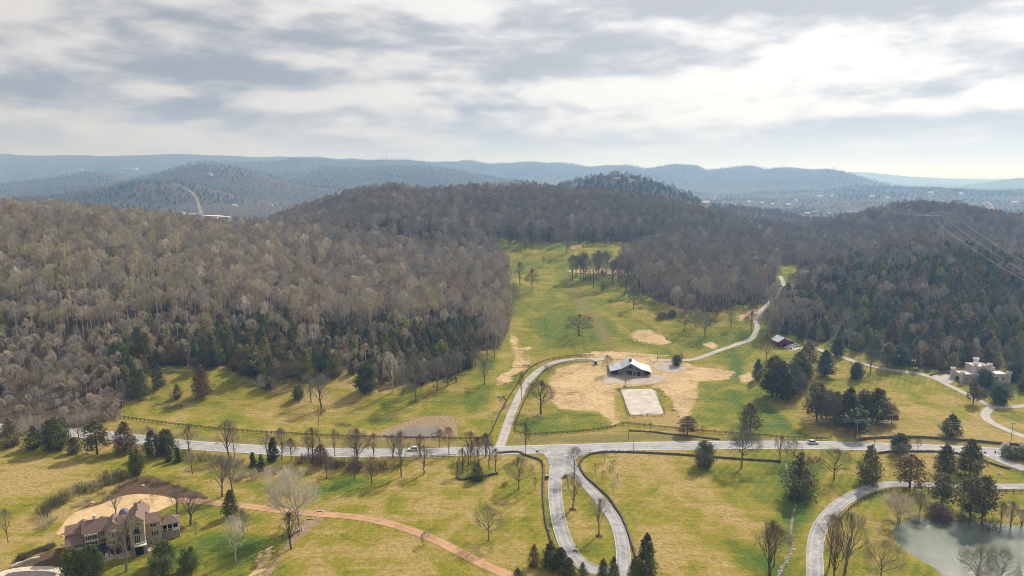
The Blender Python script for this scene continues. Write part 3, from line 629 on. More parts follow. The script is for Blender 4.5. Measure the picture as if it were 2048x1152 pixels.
def dome_tree(seed, H=16.0, W_=11.0, clear=.32, nlimb=9, nsec=7, nter=7, ntw=5, tw=.03, rtrunk=.32, lift=0.0, sides=4, sway=.1):
    """bare tree whose limbs divide until the twigs fill an uneven domed crown"""
    W = Wood(seed); r = W.r; rc = W_ / 2; zc_ = H * clear + (H * (1 - clear)) * .42; up_ = H - zc_; dn = zc_ - H * clear * .9
    lob = [(r.uniform(0, 6.28), r.uniform(-.2, 1.2), r.uniform(-.30, .30)) for _ in range(10)]
    def surf(az, el, f=1.0):
        k = 1.0
        for a_, e_, m_ in lob:
            d_ = math.cos(el) * math.cos(e_) * math.cos(az - a_) + math.sin(el) * math.sin(e_); k += m_ * max(0, d_) ** 6
        k *= f
        return Vector((math.cos(az) * math.cos(el) * rc * k, math.sin(az) * math.cos(el) * rc * k, zc_ + math.sin(el) * (up_ if el > 0 else dn) * k))
    def go(p, e, r0, r1, n, bow, sd, sway=sway):
        d = e - p; L = d.length; side = Vector((r.gauss(0, 1), r.gauss(0, 1), 0)) * bow * L * .5
        pts = [p + d * t + (side + Vector((0, 0, bow * L))) * (4 * t * (1 - t)) * .5 + Vector((r.gauss(0, 1), r.gauss(0, 1), r.gauss(0, 1))) * sway * L * .18 * (0 < t < 1) for t in [i / n for i in range(n + 1)]]
        W.t.tube(pts, [r0 + (r1 - r0) * i / n for i in range(n + 1)], sd, cap=False); return pts
    def pick(pts, t):
        t *= len(pts) - 1; i = min(int(t), len(pts) - 2); return pts[i].lerp(pts[i + 1], t - i)
    rt = rtrunk * H / 16
    tp = go(Vector((0, 0, -.4)), Vector((r.gauss(0, .4), r.gauss(0, .4), zc_ + up_ * .25)), rt, rt * .4, 6, 0.0, 7, .05)
    W.t.tube([Vector((0, 0, -.4)), tp[0].lerp(tp[1], .3)], [rt * 1.5, rt], 7, cap=False)
    for j in range(nlimb):
        az = j * 2.4 + r.uniform(-.4, .4); f = (j + .5) / nlimb; el = -.35 + lift + (1.75 - lift) * f ** .9 + r.uniform(-.15, .15)
        q = pick(tp, min(.98, clear * .9 + .15 - lift * .18 + (.72 - clear * .6) * f)); e = surf(az, min(el, 1.5), .72)
        lp = go(q, e, rt * (.5 - .2 * f), rt * .13, 5, .10 if el < .7 else .02, sides)
        for s_ in range(nsec):
            q2 = pick(lp, .3 + .7 * (s_ + r.random()) / nsec); az2 = az + r.gauss(0, .42); el2 = min(1.5, max(-.5, el + r.gauss(.05, .36)))
            sp = go(q2, surf(az2, el2, r.uniform(.80, .97)), rt * .12, rt * .05, 4, .06, 3)
            for t_ in range(nter):
                q3 = pick(sp, .35 + .65 * (t_ + r.random()) / nter); e3 = surf(az2 + r.gauss(0, .22), min(1.5, el2 + r.gauss(.03, .2)), r.uniform(.86, 1.06))
                d3 = e3 - q3
                if d3.length > rc * .55: e3 = q3 + d3 * (rc * .55 / d3.length)
                up3 = go(q3, e3, rt * .045, rt * .02, 2, .05, 3); d3 = (up3[-1] - up3[0])
                if d3.length < .1: continue
                d3.normalize()
                for w_i in range(ntw):
                    W.twig(pick(up3, r.uniform(.25, 1.0)), rdir(r, d3, r.uniform(.15, .95)), r.uniform(.09, .19) * rc * 1.6, tw * r.uniform(.7, 1.3))
    tm = mesh_of('bare_trunk', W.t.v, W.t.f, MATS['bark'], True); cm = mesh_of('bare_crown', W.tv, W.tf, MATS['twig'])
    co = np.array(W.tv); return dict(trunk=tm, crown=cm, h=float(np.percentile(co[:, 2], 99.5)), w=float(2 * np.percentile(np.hypot(co[:, 0], co[:, 1]), 96)))
def bare_shrub(seed, H=3.0, n=26, spread=.8, tw=.016):
    W = Wood(seed); r = W.r
    for j in range(n):
        a = r.uniform(0, 6.28); el = r.uniform(.35, 1.35); d = Vector((math.cos(a) * math.cos(el) * spread, math.sin(a) * math.cos(el) * spread, math.sin(el)))
        p = Vector((math.cos(a), math.sin(a), 0)) * r.uniform(0, .35) * H + Vector((0, 0, -.1))
        pts, rad = W.limb(p, d, H * r.uniform(.6, .95), .035, .012, 4, .14, .02, 3)
        for s_ in range(22):
            t = r.uniform(.25, 1) * 4; i = min(int(t), 3); q = pts[i].lerp(pts[i + 1], t - i)
            W.twig(q, rdir(r, (pts[i + 1] - pts[i]).normalized(), r.uniform(.3, 1.1)), r.uniform(.2, .42) * H, tw)
    co = np.array(W.tv)
    return dict(trunk=mesh_of('shrub_stems', W.t.v, W.t.f, MATS['bark'], True), crown=mesh_of('shrub_twigs', W.tv, W.tf, MATS['twig']), h=float(co[:, 2].max()), w=float(2 * np.percentile(np.hypot(co[:, 0], co[:, 1]), 96)))
def leafy(seed, H=9.0, profile='cone', base=.06, width=.55, nl=46, per=52, size=.30, trunk_r=.16, gap=.0):
    """evergreen: boughs carrying tufts of many small leaf faces, spread through an uneven crown"""
    r = random.Random(seed); g = np.random.default_rng(seed); V = []; F = []; SH = []; RU = []; T = MB()
    T.tube([(0, 0, -.4), (r.gauss(0, .04), r.gauss(0, .04), H * .5), (0, 0, H * .93)], [trunk_r * H / 9, trunk_r * .7 * H / 9, .03], 6, cap=False)
    for j in range(nl):
        f = base + (1 - base) * (j + r.random()) / nl
        if profile == 'cone': rad = (1 - f) ** .5 * min(1, .38 + f * 2.0)
        elif profile == 'column': rad = min(1, (1 - f) * 2.2) ** .8 * .75
        else: rad = math.sqrt(max(0, 1 - ((f - .50) / .52) ** 2))
        Rm = H * width * .5 * rad * r.uniform(.6, 1.28); az = j * 2.399 + r.uniform(-.6, .6)
        z = H * f; dr = .22 if profile == 'cone' else .05
        q = np.array([math.cos(az) * Rm * .68, math.sin(az) * Rm * .68, z - Rm * dr])
        if r.random() < .8: T.tube([(0, 0, max(.2, z - Rm * .25)), tuple(q)], [.05 * H / 9, .02], 3, cap=False)
        n = int(per * (.5 + rad) * (1 - gap * r.random())); lob = max(Rm * .52, H * .05)
        p = g.normal(size=(n, 3)); p /= np.linalg.norm(p, axis=1)[:, None] + 1e-9; p *= (g.random((n, 1)) ** .45) * lob * np.array([1.0, 1.0, .72]); nrm = p / (np.linalg.norm(p, axis=1)[:, None] + 1e-9)
        shade0 = r.uniform(.15, .85); rust0 = max(0, r.gauss(.35, .4))
        for a_ in range(n):
            c_ = q + p[a_]; nn = nrm[a_] * .8 + g.normal(size=3) * .55 + np.array([0, 0, .35]); nn /= np.linalg.norm(nn)
            t_ = np.cross(nn, g.normal(size=3)); t_ /= np.linalg.norm(t_) + 1e-9; b_ = np.cross(nn, t_); s_ = size * H / 9 * r.uniform(.6, 1.3); k_ = len(V)
            V += [c_ + t_ * s_, c_ + b_ * s_ * .55 - t_ * s_ * .2, c_ - t_ * s_ * .85 + nn * s_ * .2, c_ - b_ * s_ * .55 - t_ * s_ * .1]; F.append((k_, k_ + 1, k_ + 2, k_ + 3))
            SH.append(min(1, max(0, shade0 + r.gauss(0, .22)))); RU.append(min(1, rust0 + r.gauss(0, .15)))
    cm = mesh_of('leaf_crown', V, F, MATS['leaf'])
    for nm, A in (('shade', SH), ('rust', RU)):
        a = cm.attributes.new(nm, 'FLOAT', 'FACE'); a.data.foreach_set('value', np.array(A, np.float32))
    co = np.array(V)
    return dict(trunk=mesh_of('leaf_trunk', T.v, T.f, MATS['bark'], True), crown=cm, h=float(co[:, 2].max()), w=float(2 * np.percentile(np.hypot(co[:, 0], co[:, 1]), 97)))

PROTO = {
 'wood': [dome_tree(10 + i, (16, 17.5, 13, 17, 15, 12, 16.5, 14)[i], (8.8, 7.4, 9.6, 6.5, 9.2, 7.4, 8, 6)[i], (.36, .45, .28, .5, .38, .3, .42, .4)[i], 8, 5, 6, 4, .034, lift=(.0, .2, 0, .3, .1, .2, .15, .25)[i], sway=.28) for i in range(8)],       # trees of the woods
 'oak': [dome_tree(30 + i, 12.5, (15, 13.5, 16)[i], (.2, .24, .18)[i], 11, 7, 6, 4, .016, .46, sway=.24) for i in range(3)],              # broad open-grown trees
 'vase': [dome_tree(40 + i, 15, (9.5, 8.5, 10.5)[i], (.22, .27, .20)[i], 11, 6, 6, 4, .015, .36, lift=.35, sway=.16) for i in range(3)],     # upswept crowns
 'sparse': [dome_tree(45 + i, 17, 11, .30, 9, 5, 4, 3, .018, .42, lift=.4, sway=.16) for i in range(2)],     # open forked trees with few twigs
 'pole': [dome_tree(50 + i, 14, (6.0, 6.6, 5.4)[i], (.24, .30, .2)[i], 11, 6, 5, 4, .014, .25, lift=.3, sway=.14) for i in range(3)],                          # slender trees
 'sapling': [dome_tree(60 + i, 6, (3.6, 4.2)[i], .2, 8, 5, 5, 5, .009, .25, lift=.2) for i in range(2)],
 'multi': [bare_tree(70 + i, 18, .18, .95, 14, 1.5, .14, 0, .015, trunks=3) for i in range(2)],
 'shrub': [bare_shrub(80 + i, 3.0, 26, (.9, .6)[i]) for i in range(2)],
 'cedar': [leafy(100 + i, 9, 'cone', (.08, .15, .05, .11)[i], (.86, .74, .96, .80)[i], 74, 44, .25, .16, .35) for i in range(4)],
 'ragged': [leafy(120 + i, 11, 'round', .24, (.62, .55)[i], 44, 48, .25, .2, .55) for i in range(2)],        # ragged old cedars on a bare bole
 'column': [leafy(130, 5, 'column', .03, .36, 44, 40, .26)],
 'round': [leafy(140 + i, 7, 'round', .08, .95, 60, 64, .28) for i in range(2)],
 'hump': [leafy(150, 3, 'round', .1, 1.3, 40, 50, .42)],
}
TINT = {
 'tan': (0.52, 0.44, 0.315), 'grey': (0.44, 0.395, 0.325), 'pale': (0.62, 0.56, 0.46), 'olive': (0.46, 0.41, 0.235), 'brown': (0.20, 0.14, 0.10), 'red': (0.42, 0.32, 0.22), 'dark': (0.105, 0.085, 0.075), 'mauve': (0.35, 0.31, 0.26),
 'cedar': (0.115, 0.108, 0.034), 'deep': (0.075, 0.088, 0.024), 'blue': (0.060, 0.084, 0.044), 'yellow': (0.17, 0.165, 0.035), 'bronze': (0.14, 0.098, 0.042), 'glossy': (0.105, 0.125, 0.028), 'white': (.70, .68, .60), 'hedge': (0.15, 0.135, 0.065),
}
BARK = {'pale': (0.50, 0.46, 0.40), 'dark': (0.07, 0.056, 0.048)}
KINDNAME = {'wood': 'bare_tree', 'oak': 'bare_tree', 'vase': 'bare_tree', 'sparse': 'bare_tree', 'pole': 'bare_tree', 'sapling': 'sapling', 'multi': 'bare_tree', 'shrub': 'bare_shrub', 'cedar': 'cedar_tree', 'ragged': 'cedar_tree', 'column': 'conical_evergreen', 'round': 'evergreen_tree', 'hump': 'evergreen_shrub'}
KINDCAT = {'sapling': 'sapling', 'shrub': 'shrub', 'hump': 'shrub'}
tr_ = random.Random(3)
def plant(kind, p, h, w_, tint, label, group=None, var=None, rust=0.0, rz=None, bark=None):
    """one plant: an Empty with trunk and crown, standing on the ground at p"""
    pr = PROTO[kind][tr_.randrange(len(PROTO[kind])) if var is None else var % len(PROTO[kind])]
    nm = KINDNAME[kind]
    t = bpy.data.objects.new(nm, None); C.objects.link(t); t.empty_display_size = .5
    t.location = (float(p[0]), float(p[1]), float(p[2])); t.rotation_euler = (0, 0, tr_.uniform(0, 6.28) if rz is None else rz)
    sz = h / pr['h']; sx = sz if not w_ else w_ / pr['w']
    t.scale = (sx, sx, sz)
    tag(t, label, KINDCAT.get(kind, 'tree'), group)
    j = tr_.uniform(.86, 1.16) * (.56 if kind in ('oak', 'vase', 'pole', 'sapling', 'sparse') and tint in ('tan', 'grey', 'mauve', 'red') else 1.0); tn = tuple(v * j for v in (TINT[tint] if isinstance(tint, str) else tint))
    a = bpy.data.objects.new('trunk' if kind not in ('shrub',) else 'stems', pr['trunk']); a.parent = t; C.objects.link(a)
    b = bpy.data.objects.new('crown', pr['crown']); b.parent = t; C.objects.link(b)
    bk = bark or ((BARK.get(tint) if isinstance(tint, str) else None) or (tuple(v * .72 for v in tn) if kind in ('wood', 'oak', 'vase', 'sparse', 'pole', 'sapling', 'multi', 'shrub') else (.11, .085, .065)))
    a['tint'] = [float(v) for v in bk]; b['tint'] = [float(v) for v in tn]; b['rusty'] = float(rust)
    return t
FARB = [ # px, py, width m, depth m, height m, wall, roof, flat?, label
 (258, 340, 110, 40, 16, 'far_wall_white', 'far_roof_light', 1, 'long white building on the far left ridge'),
 (158, 340, 40, 20, 8, 'far_wall_white', 'far_roof_light', 1, 'small white building left of the long one on the far left ridge'),
 (386, 434, 26, 18, 7, 'far_wall_white', 'far_roof_light', 1, 'white flat-roofed building in the left valley'),
 (418, 438, 46, 24, 7, 'far_wall_white', 'far_roof_light', 1, 'long white flat-roofed building in the left valley gap'),
 (447, 440, 24, 16, 7, 'far_wall_tan', 'far_roof_light', 1, 'right flat-roofed building in the left valley gap'),
 (400, 437, 20, 14, 9, 'brick_red', 'far_roof_grey', 0, 'red brick building in the left valley gap'),
 (468, 414, 16, 10, 5, 'far_wall_tan', 'far_roof_light', 0, 'tan house among trees above the left valley'),
 (540, 412, 14, 10, 5, 'far_wall_white', 'far_roof_grey', 0, 'white house at the right end of the left valley'),
 (362, 428, 14, 10, 5, 'far_wall_white', 'far_roof_grey', 0, 'white house at the foot of the cleared hill at left'),
 (421, 352, 14, 10, 7, 'far_wall_white', 'far_roof_light', 0, 'pale house on the cleared far left hill'),
 (1232, 362, 14, 9, 5, 'far_wall_tan', 'far_roof_grey', 0, 'house among bare trees on the middle hilltop'),
 (1262, 366, 12, 9, 5, 'far_wall_white', 'far_roof_grey', 0, 'second house on the middle hilltop'),
 (1412, 411, 14, 10, 6, 'far_wall_white', 'far_roof_light', 0, 'white house below the orange bank'),
 (1447, 408, 10, 8, 6, 'far_wall_white', 'far_roof_grey', 0, 'left townhouse right of the orange bank'),
 (1460, 410, 12, 8, 6, 'far_wall_white', 'far_roof_grey', 0, 'second townhouse right of the orange bank'),
 (1474, 414, 12, 9, 5, 'far_wall_tan', 'far_roof_light', 0, 'tan house on the road right of the orange bank'),
 (1484, 416, 10, 8, 5, 'far_wall_white', 'far_roof_grey', 0, 'small white house left of the long pale building'),
 (1520, 422, 30, 12, 6, 'far_wall_white', 'far_roof_grey', 0, 'long pale building in the right valley'),
 (1498, 406, 12, 9, 5, 'far_wall_white', 'far_roof_light', 0, 'white roofed house above the long pale building'),
 (1524, 409, 14, 9, 6, 'far_wall_tan', 'far_roof_light', 0, 'house above the right end of the long pale building'),
 (1546, 412, 13, 9, 6, 'far_wall_tan', 'far_roof_light', 0, 'tan house in the right town, left of three'),
 (1560, 412, 13, 9, 6, 'far_wall_white', 'far_roof_grey', 0, 'white house in the right town, middle of three'),
 (1577, 413, 16, 10, 7, 'far_wall_tan', 'far_roof_light', 0, 'large tan house in the right town, right of three'),
 (1592, 406, 10, 10, 9, 'far_wall_white', 'far_roof_light', 0, 'tall white house in the right town'),
 (1556, 386, 30, 16, 7, 'far_wall_white', 'far_roof_light', 1, 'white hall at the foot of the far right hills'),
 (1640, 396, 24, 14, 7, 'far_wall_white', 'far_roof_light', 0, 'white building left of the green clearing'),
 (1664, 394, 14, 10, 6, 'far_wall_white', 'far_roof_light', 0, 'small white building left of the green clearing'),
 (1602, 434, 12, 9, 6, 'far_wall_white', 'far_roof_grey', 0, 'white house in the trees at the lower right town, left'),
 (1615, 431, 12, 9, 6, 'far_wall_white', 'far_roof_light', 0, 'white house in the trees at the lower right town, middle'),
 (1628, 429, 12, 9, 6, 'far_wall_tan', 'far_roof_grey', 0, 'house in the trees at the lower right town, right'),
 (1658, 435, 5, 5, 12, 'far_wall_white', 'far_roof_light', 0, 'slim white church tower at right'),
 (1700, 429, 20, 14, 8, 'far_wall_tan', 'far_roof_light', 1, 'tan flat-roofed block left of the long white store'),
 (1736, 431, 56, 22, 8, 'far_wall_white', 'far_roof_light', 1, 'long white store building behind the right ridge'),
 (1744, 396, 20, 12, 6, 'far_wall_tan', 'far_roof_light', 0, 'tan house by the green clearing at right'),
 (1775, 398, 14, 10, 6, 'far_wall_white', 'far_roof_light', 0, 'white house right of the green clearing'),
 (1862, 388, 18, 12, 6, 'far_wall_white', 'far_roof_light', 0, 'white house on the far right plain'),
 (1922, 390, 16, 12, 6, 'far_wall_white', 'far_roof_light', 0, 'second white house on the far right plain'),
 (2030, 408, 22, 12, 7, 'far_wall_white', 'far_roof_light', 0, 'white house right of the pale quarry face'),
]
# ------------------------------------------------------------------ the woods: nearest trees one by one, the rest as one mass
def inview(x, y, z, m=40):
    d = y * CP - (z - CAM_Z) * SP
    u = 1024 + FPX * x / np.maximum(d, 1); v = 576 - FPX * (y * SP + (z - CAM_Z) * CP) / np.maximum(d, 1)
    return (d > 50) & (u > -m) & (u < 2048 + m) & (v < 1152 + 4 * m), u, v
g5 = np.random.default_rng(11)
def scatter(y0, y1, s):
    ys = np.arange(y0, y1, s); X_, Y_ = [], []
    for y in ys:
        hw = .80 * y + 60; xs = np.arange(-hw, hw, s)
        X_.append(xs + g5.uniform(-.46, .46, len(xs)) * s); Y_.append(y + g5.uniform(-.46, .46, len(xs)) * s)
    return np.concatenate(X_), np.concatenate(Y_)
wx, wy = scatter(300, 1130, 6.3)
keep = (sdf(wx, wy, OPEN) < 1.0 + 6 * (vnoise(wx, wy, 14, 31) - .5)) & (sdf(wx, wy, OPEN2) < -1) & (segdist(wx, wy, [tuple(p) for p in FARM_S]) > 4) & (wy > 296)
keep &= ~((wy < 330) & (segdist(wx, wy, [tuple(p) for p in MAIN_S]) < 9))
wx, wy = wx[keep], wy[keep]; wz = height(wx, wy)
iv, wu, wv = inview(wx, wy, wz + 8, 60); wx, wy, wz, wu, wv = wx[iv], wy[iv], wz[iv], wu[iv], wv[iv]
# how many cedars stand where
cn = vnoise(wx, wy, 38, 41) * .6 + vnoise(wx, wy, 15, 42) * .4
cp_ = np.full(wx.shape, .03)
cp_ += .8 * sstep(440, 520, wu) * (1 - sstep(930, 1000, wu)) * (1 - sstep(425, 462, wy)) * sstep(.22, .42, cn)
cp_ += .9 * sstep(220, 270, wu) * (1 - sstep(430, 480, wu)) * (1 - sstep(398, 422, wy)) * sstep(.25, .45, cn)
cp_ += 1.0 * sstep(1540, 1620, wu) * (1 - sstep(520, 610, wy)) * (.30 + .70 * sstep(.25, .55, cn))
cp_ += .55 * sstep(1540, 1640, wu) * sstep(480, 520, wy) * (1 - sstep(620, 680, wy)) * sstep(.42, .62, cn)
cp_ += .5 * (1 - sstep(700, 760, wy)) * sstep(640, 690, wy) * sstep(650, 700, wu) * (1 - sstep(840, 880, wu)) * sstep(.3, .5, cn)
fr_ = -sdf(wx, wy, OPEN); edge_ = sstep(225, 280, wu) * (1 - sstep(930, 985, wu)) * (1 - sstep(34, 62, fr_)) * (wy < 470)
cp_ = np.maximum(cp_, edge_ * (.25 + .75 * sstep(.28, .48, cn)))
isc = g5.random(wx.shape) < cp_
order = np.argsort(wy)
def wood_tint(x, y, n):
    """bark colour drifts over the hill, with cloud shade mixed into it"""
    t = vnoise(x, y, 60, 51); q = g5.random(n)
    base = np.array([TINT['tan'], TINT['grey'], TINT['olive'], TINT['mauve'], TINT['pale'], TINT['red']])
    wts = np.stack([.34 * sstep(700, 430, y) + .12 + 0 * t, .30 + 0 * t, .30 * sstep(.35, .7, t) * sstep(640, 430, y), .14 + .3 * sstep(480, 750, y), .05 + 0 * t, .10 + .12 * sstep(.6, .3, t)], -1)
    cloud_shade = sstep(-60, 160, x) * .8 + .2 * sstep(560, 700, y) + .5 * sstep(600, 760, y) * (1 - sstep(-60, 160, x))      # cloud shade painted into the bark tint, to the right and up the hill
    wts[:, 0] *= 1 - .85 * cloud_shade; wts[:, 2] *= 1 - .8 * cloud_shade; wts[:, 3] += .5 * cloud_shade; wts[:, 4] *= 1 - .5 * cloud_shade
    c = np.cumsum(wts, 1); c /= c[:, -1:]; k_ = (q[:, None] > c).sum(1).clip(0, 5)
    return base[k_] * g5.uniform(.80, 1.16, (n, 1)) * (1 - .14 * cloud_shade[:, None] * np.array([1.0, .95, .85]))
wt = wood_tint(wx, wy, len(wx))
wh = np.where(isc, g5.uniform(8, 13, len(wx)), g5.uniform(13.5, 19, len(wx)) * (.85 + .3 * vnoise(wx, wy, 45, 61)))
wh = np.where((wy < 345) & ~isc, wh * .62, wh); wh = np.where((edge_ > .3) & ~isc, wh * .66, wh); wh = np.where((wu < 270) & (wy < 400) & ~isc, wh * .66, wh); wh = np.where((wu > 1560) & (wy < 600) & ~isc, wh * .76, wh)
def cedar_tint(n):
    base = np.array([TINT['cedar'], TINT['deep'], TINT['blue'], TINT['yellow'], TINT['bronze']]); k_ = g5.choice(5, n, p=[.36, .20, .14, .12, .18])
    return base[k_] * g5.uniform(1.0, 1.75, (n, 1))
ct = cedar_tint(len(wx)); wt = np.where(isc[:, None], ct, wt)
bare_i = [i for i in order if not isc[i]]; ced_i = [i for i in order if isc[i]]
one_bare, one_ced = bare_i[:170], ced_i[:120]
for i in one_bare:
    side = 'left' if wx[i] < -60 else ('right' if wx[i] > 120 else 'middle')
    lab = {'left': 'bare grey-brown tree in the wood on the left hillside', 'middle': 'bare grey tree in the wood beside the sloping pasture', 'right': 'bare grey tree in the mixed wood on the right hillside'}[side]
    grp = {'left': 'bare trees of the left hillside wood', 'middle': 'bare trees of the wood beside the pasture', 'right': 'bare trees of the right hillside wood'}[side]
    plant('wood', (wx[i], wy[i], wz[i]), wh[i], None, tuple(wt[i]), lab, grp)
for i in one_ced:
    side = 'left' if wx[i] < 60 else 'right'
    plant('cedar' if g5.random() < .7 else 'ragged', (wx[i], wy[i], wz[i]), wh[i], None, tuple(wt[i]), {'left': 'dark cedar in the evergreen fringe of the left wood', 'right': 'dark cedar in the mixed wood on the right hillside'}[side],
          {'left': 'cedars along the edge of the left wood', 'right': 'cedars of the right hillside wood'}[side], rust=float(g5.random() < .25))
def mass(name, label, cat, idx, protos, P3, sc, tint, rust=0.0):
    """one object whose points carry whole trees (geometry nodes)"""
    n = len(P3); me = bpy.data.meshes.new(name); me.from_pydata([tuple(map(float, p)) for p in P3], [], [])
    for nm, typ, A in (('scl', 'FLOAT_VECTOR', sc), ('rot', 'FLOAT_VECTOR', np.column_stack([np.zeros(n), np.zeros(n), g5.uniform(0, 6.28, n)])), ('tint', 'FLOAT_VECTOR', tint)):
        a = me.attributes.new(nm, typ, 'POINT'); a.data.foreach_set('vector', np.ascontiguousarray(A, np.float32).ravel())
    a = me.attributes.new('variant', 'INT', 'POINT'); a.data.foreach_set('value', g5.integers(0, len(protos), n).astype(np.int32))
    a = me.attributes.new('rusty', 'FLOAT', 'POINT'); a.data.foreach_set('value', (g5.random(n) < rust).astype(np.float32))
    o = link(name, me); tag(o, label, cat, kind='stuff')
    t = bpy.data.node_groups.new(name, 'GeometryNodeTree'); t.interface.new_socket('Geometry', in_out='INPUT', socket_type='NodeSocketGeometry'); t.interface.new_socket('Geometry', in_out='OUTPUT', socket_type='NodeSocketGeometry')
    q = NT(t); gi = q.node('NodeGroupInput'); go = q.node('NodeGroupOutput'); jn = q.node('GeometryNodeJoinGeometry')
    for tro, cro in protos:
        j2 = q.node('GeometryNodeJoinGeometry')
        for ob in (tro, cro):
            oi = q.node('GeometryNodeObjectInfo', transform_space='ORIGINAL'); oi.inputs['Object'].default_value = ob; q.link(oi.outputs['Geometry'], j2.inputs[0])
        g2 = q.node('GeometryNodeGeometryToInstance'); q.link(j2.outputs[0], g2.inputs[0]); q.link(g2.outputs[0], jn.inputs[0])
    ip = q.node('GeometryNodeInstanceOnPoints'); mp = q.node('GeometryNodeMeshToPoints'); q.link(gi.outputs[0], mp.inputs[0]); q.link(mp.outputs[0], ip.inputs['Points'])
    q.link(jn.outputs[0], ip.inputs['Instance']); ip.inputs['Pick Instance'].default_value = True
    def na(nm, typ):
        a = q.node('GeometryNodeInputNamedAttribute', data_type=typ); a.inputs[0].default_value = nm; return a.outputs['Attribute']
    q.link(na('variant', 'INT'), ip.inputs['Instance Index']); q.link(na('scl', 'FLOAT_VECTOR'), ip.inputs['Scale'])
    er = q.node('FunctionNodeEulerToRotation'); q.link(na('rot', 'FLOAT_VECTOR'), er.inputs[0]); q.link(er.outputs[0], ip.inputs['Rotation'])
    q.link(ip.outputs[0], go.inputs[0]); md = o.modifiers.new('trees', 'NODES'); md.node_group = t
    return o
def proto_objs(kind):
    out = []
    for pr in PROTO[kind]:
        tro = next((o for o in bpy.data.objects if o.data is pr['trunk']), None); cro = next((o for o in bpy.data.objects if o.data is pr['crown']), None)
        if tro and cro: out.append((tro, cro))
    return out
def scl(h, kind, wj=.16):
    s = np.asarray(h) / np.mean([p['h'] for p in PROTO[kind]]); k_ = g5.uniform(1 - wj, 1 + wj, len(s))
    return np.column_stack([s * k_, s * k_, s])
WOBJ, COBJ = proto_objs('wood'), proto_objs('cedar')
ri, rc = np.array(bare_i[170:]), np.array(ced_i[120:])
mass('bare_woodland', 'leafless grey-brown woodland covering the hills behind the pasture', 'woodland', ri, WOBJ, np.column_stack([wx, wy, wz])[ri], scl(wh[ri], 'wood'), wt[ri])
mass('cedar_woodland', 'dark evergreen cedars scattered through the hillside woods', 'woodland', rc, COBJ, np.column_stack([wx, wy, wz])[rc], scl(wh[rc], 'cedar'), wt[rc], .2)
# far woods: beyond the first hills, larger spacing with distance
FX, FY, FHt = [], [], []
STRIP = polyw([(345, 368), (368, 376), (386, 388), (396, 405), (401, 422), (403, 432)])
for a, b, s in ((1130, 1700, 11.0), (1700, 2600, 15.0), (2600, 3700, 18.0), (3700, 5600, 27.0)):
    x, y = scatter(a, b, s); z = height(x, y); iv, u_, v_ = inview(x, y, z + 8, 20)
    up_ = np.abs(height(x, y + 40) - height(x, y - 40)) / 80
    dens = .42 + .58 * sstep(.05, .12, up_) + .3 * sstep(.45, .6, vnoise(x, y, 130, 71))
    kx = iv & (g5.random(x.shape) < dens)
    for fb in FARB:
        q = at(fb[0], fb[1]); kx &= ~((np.abs(x - q[0] - (y - q[1]) * q[0] / q[1]) < fb[2] / 2 + 5) & (y > q[1] - (150 if q[2] < 60 else 12)) & (y < q[1] + fb[3] + 4))
    kx &= segdist(x, y, STRIP) > 10
    flat_ = 1 - sstep(.04, .10, up_); FX.append(x[kx]); FY.append(y[kx]); FHt.append(g5.uniform(12, 17, kx.sum()) * 1.0 * (1 - .42 * flat_[kx]))
FX, FY, FHt = map(np.concatenate, (FX, FY, FHt)); FZ = height(FX, FY)
fc = g5.random(FX.shape) < (.08 + .6 * sstep(.5, .68, vnoise(FX, FY, 170, 72)))
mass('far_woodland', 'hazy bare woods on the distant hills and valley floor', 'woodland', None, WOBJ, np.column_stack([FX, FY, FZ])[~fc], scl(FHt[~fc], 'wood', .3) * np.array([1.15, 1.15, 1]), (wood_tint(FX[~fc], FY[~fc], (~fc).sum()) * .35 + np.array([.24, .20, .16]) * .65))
mass('far_evergreens', 'hazy dark evergreens among the distant woods', 'woodland', None, COBJ, np.column_stack([FX, FY, FZ])[fc], scl(FHt[fc] * .72, 'cedar', .2), cedar_tint(fc.sum()))
print('woods', len(wx), len(ri), len(rc), 'far', len(FX), 'tris', {k_: [len(p['trunk'].polygons) + len(p['crown'].polygons) for p in v] for k_, v in PROTO.items()})
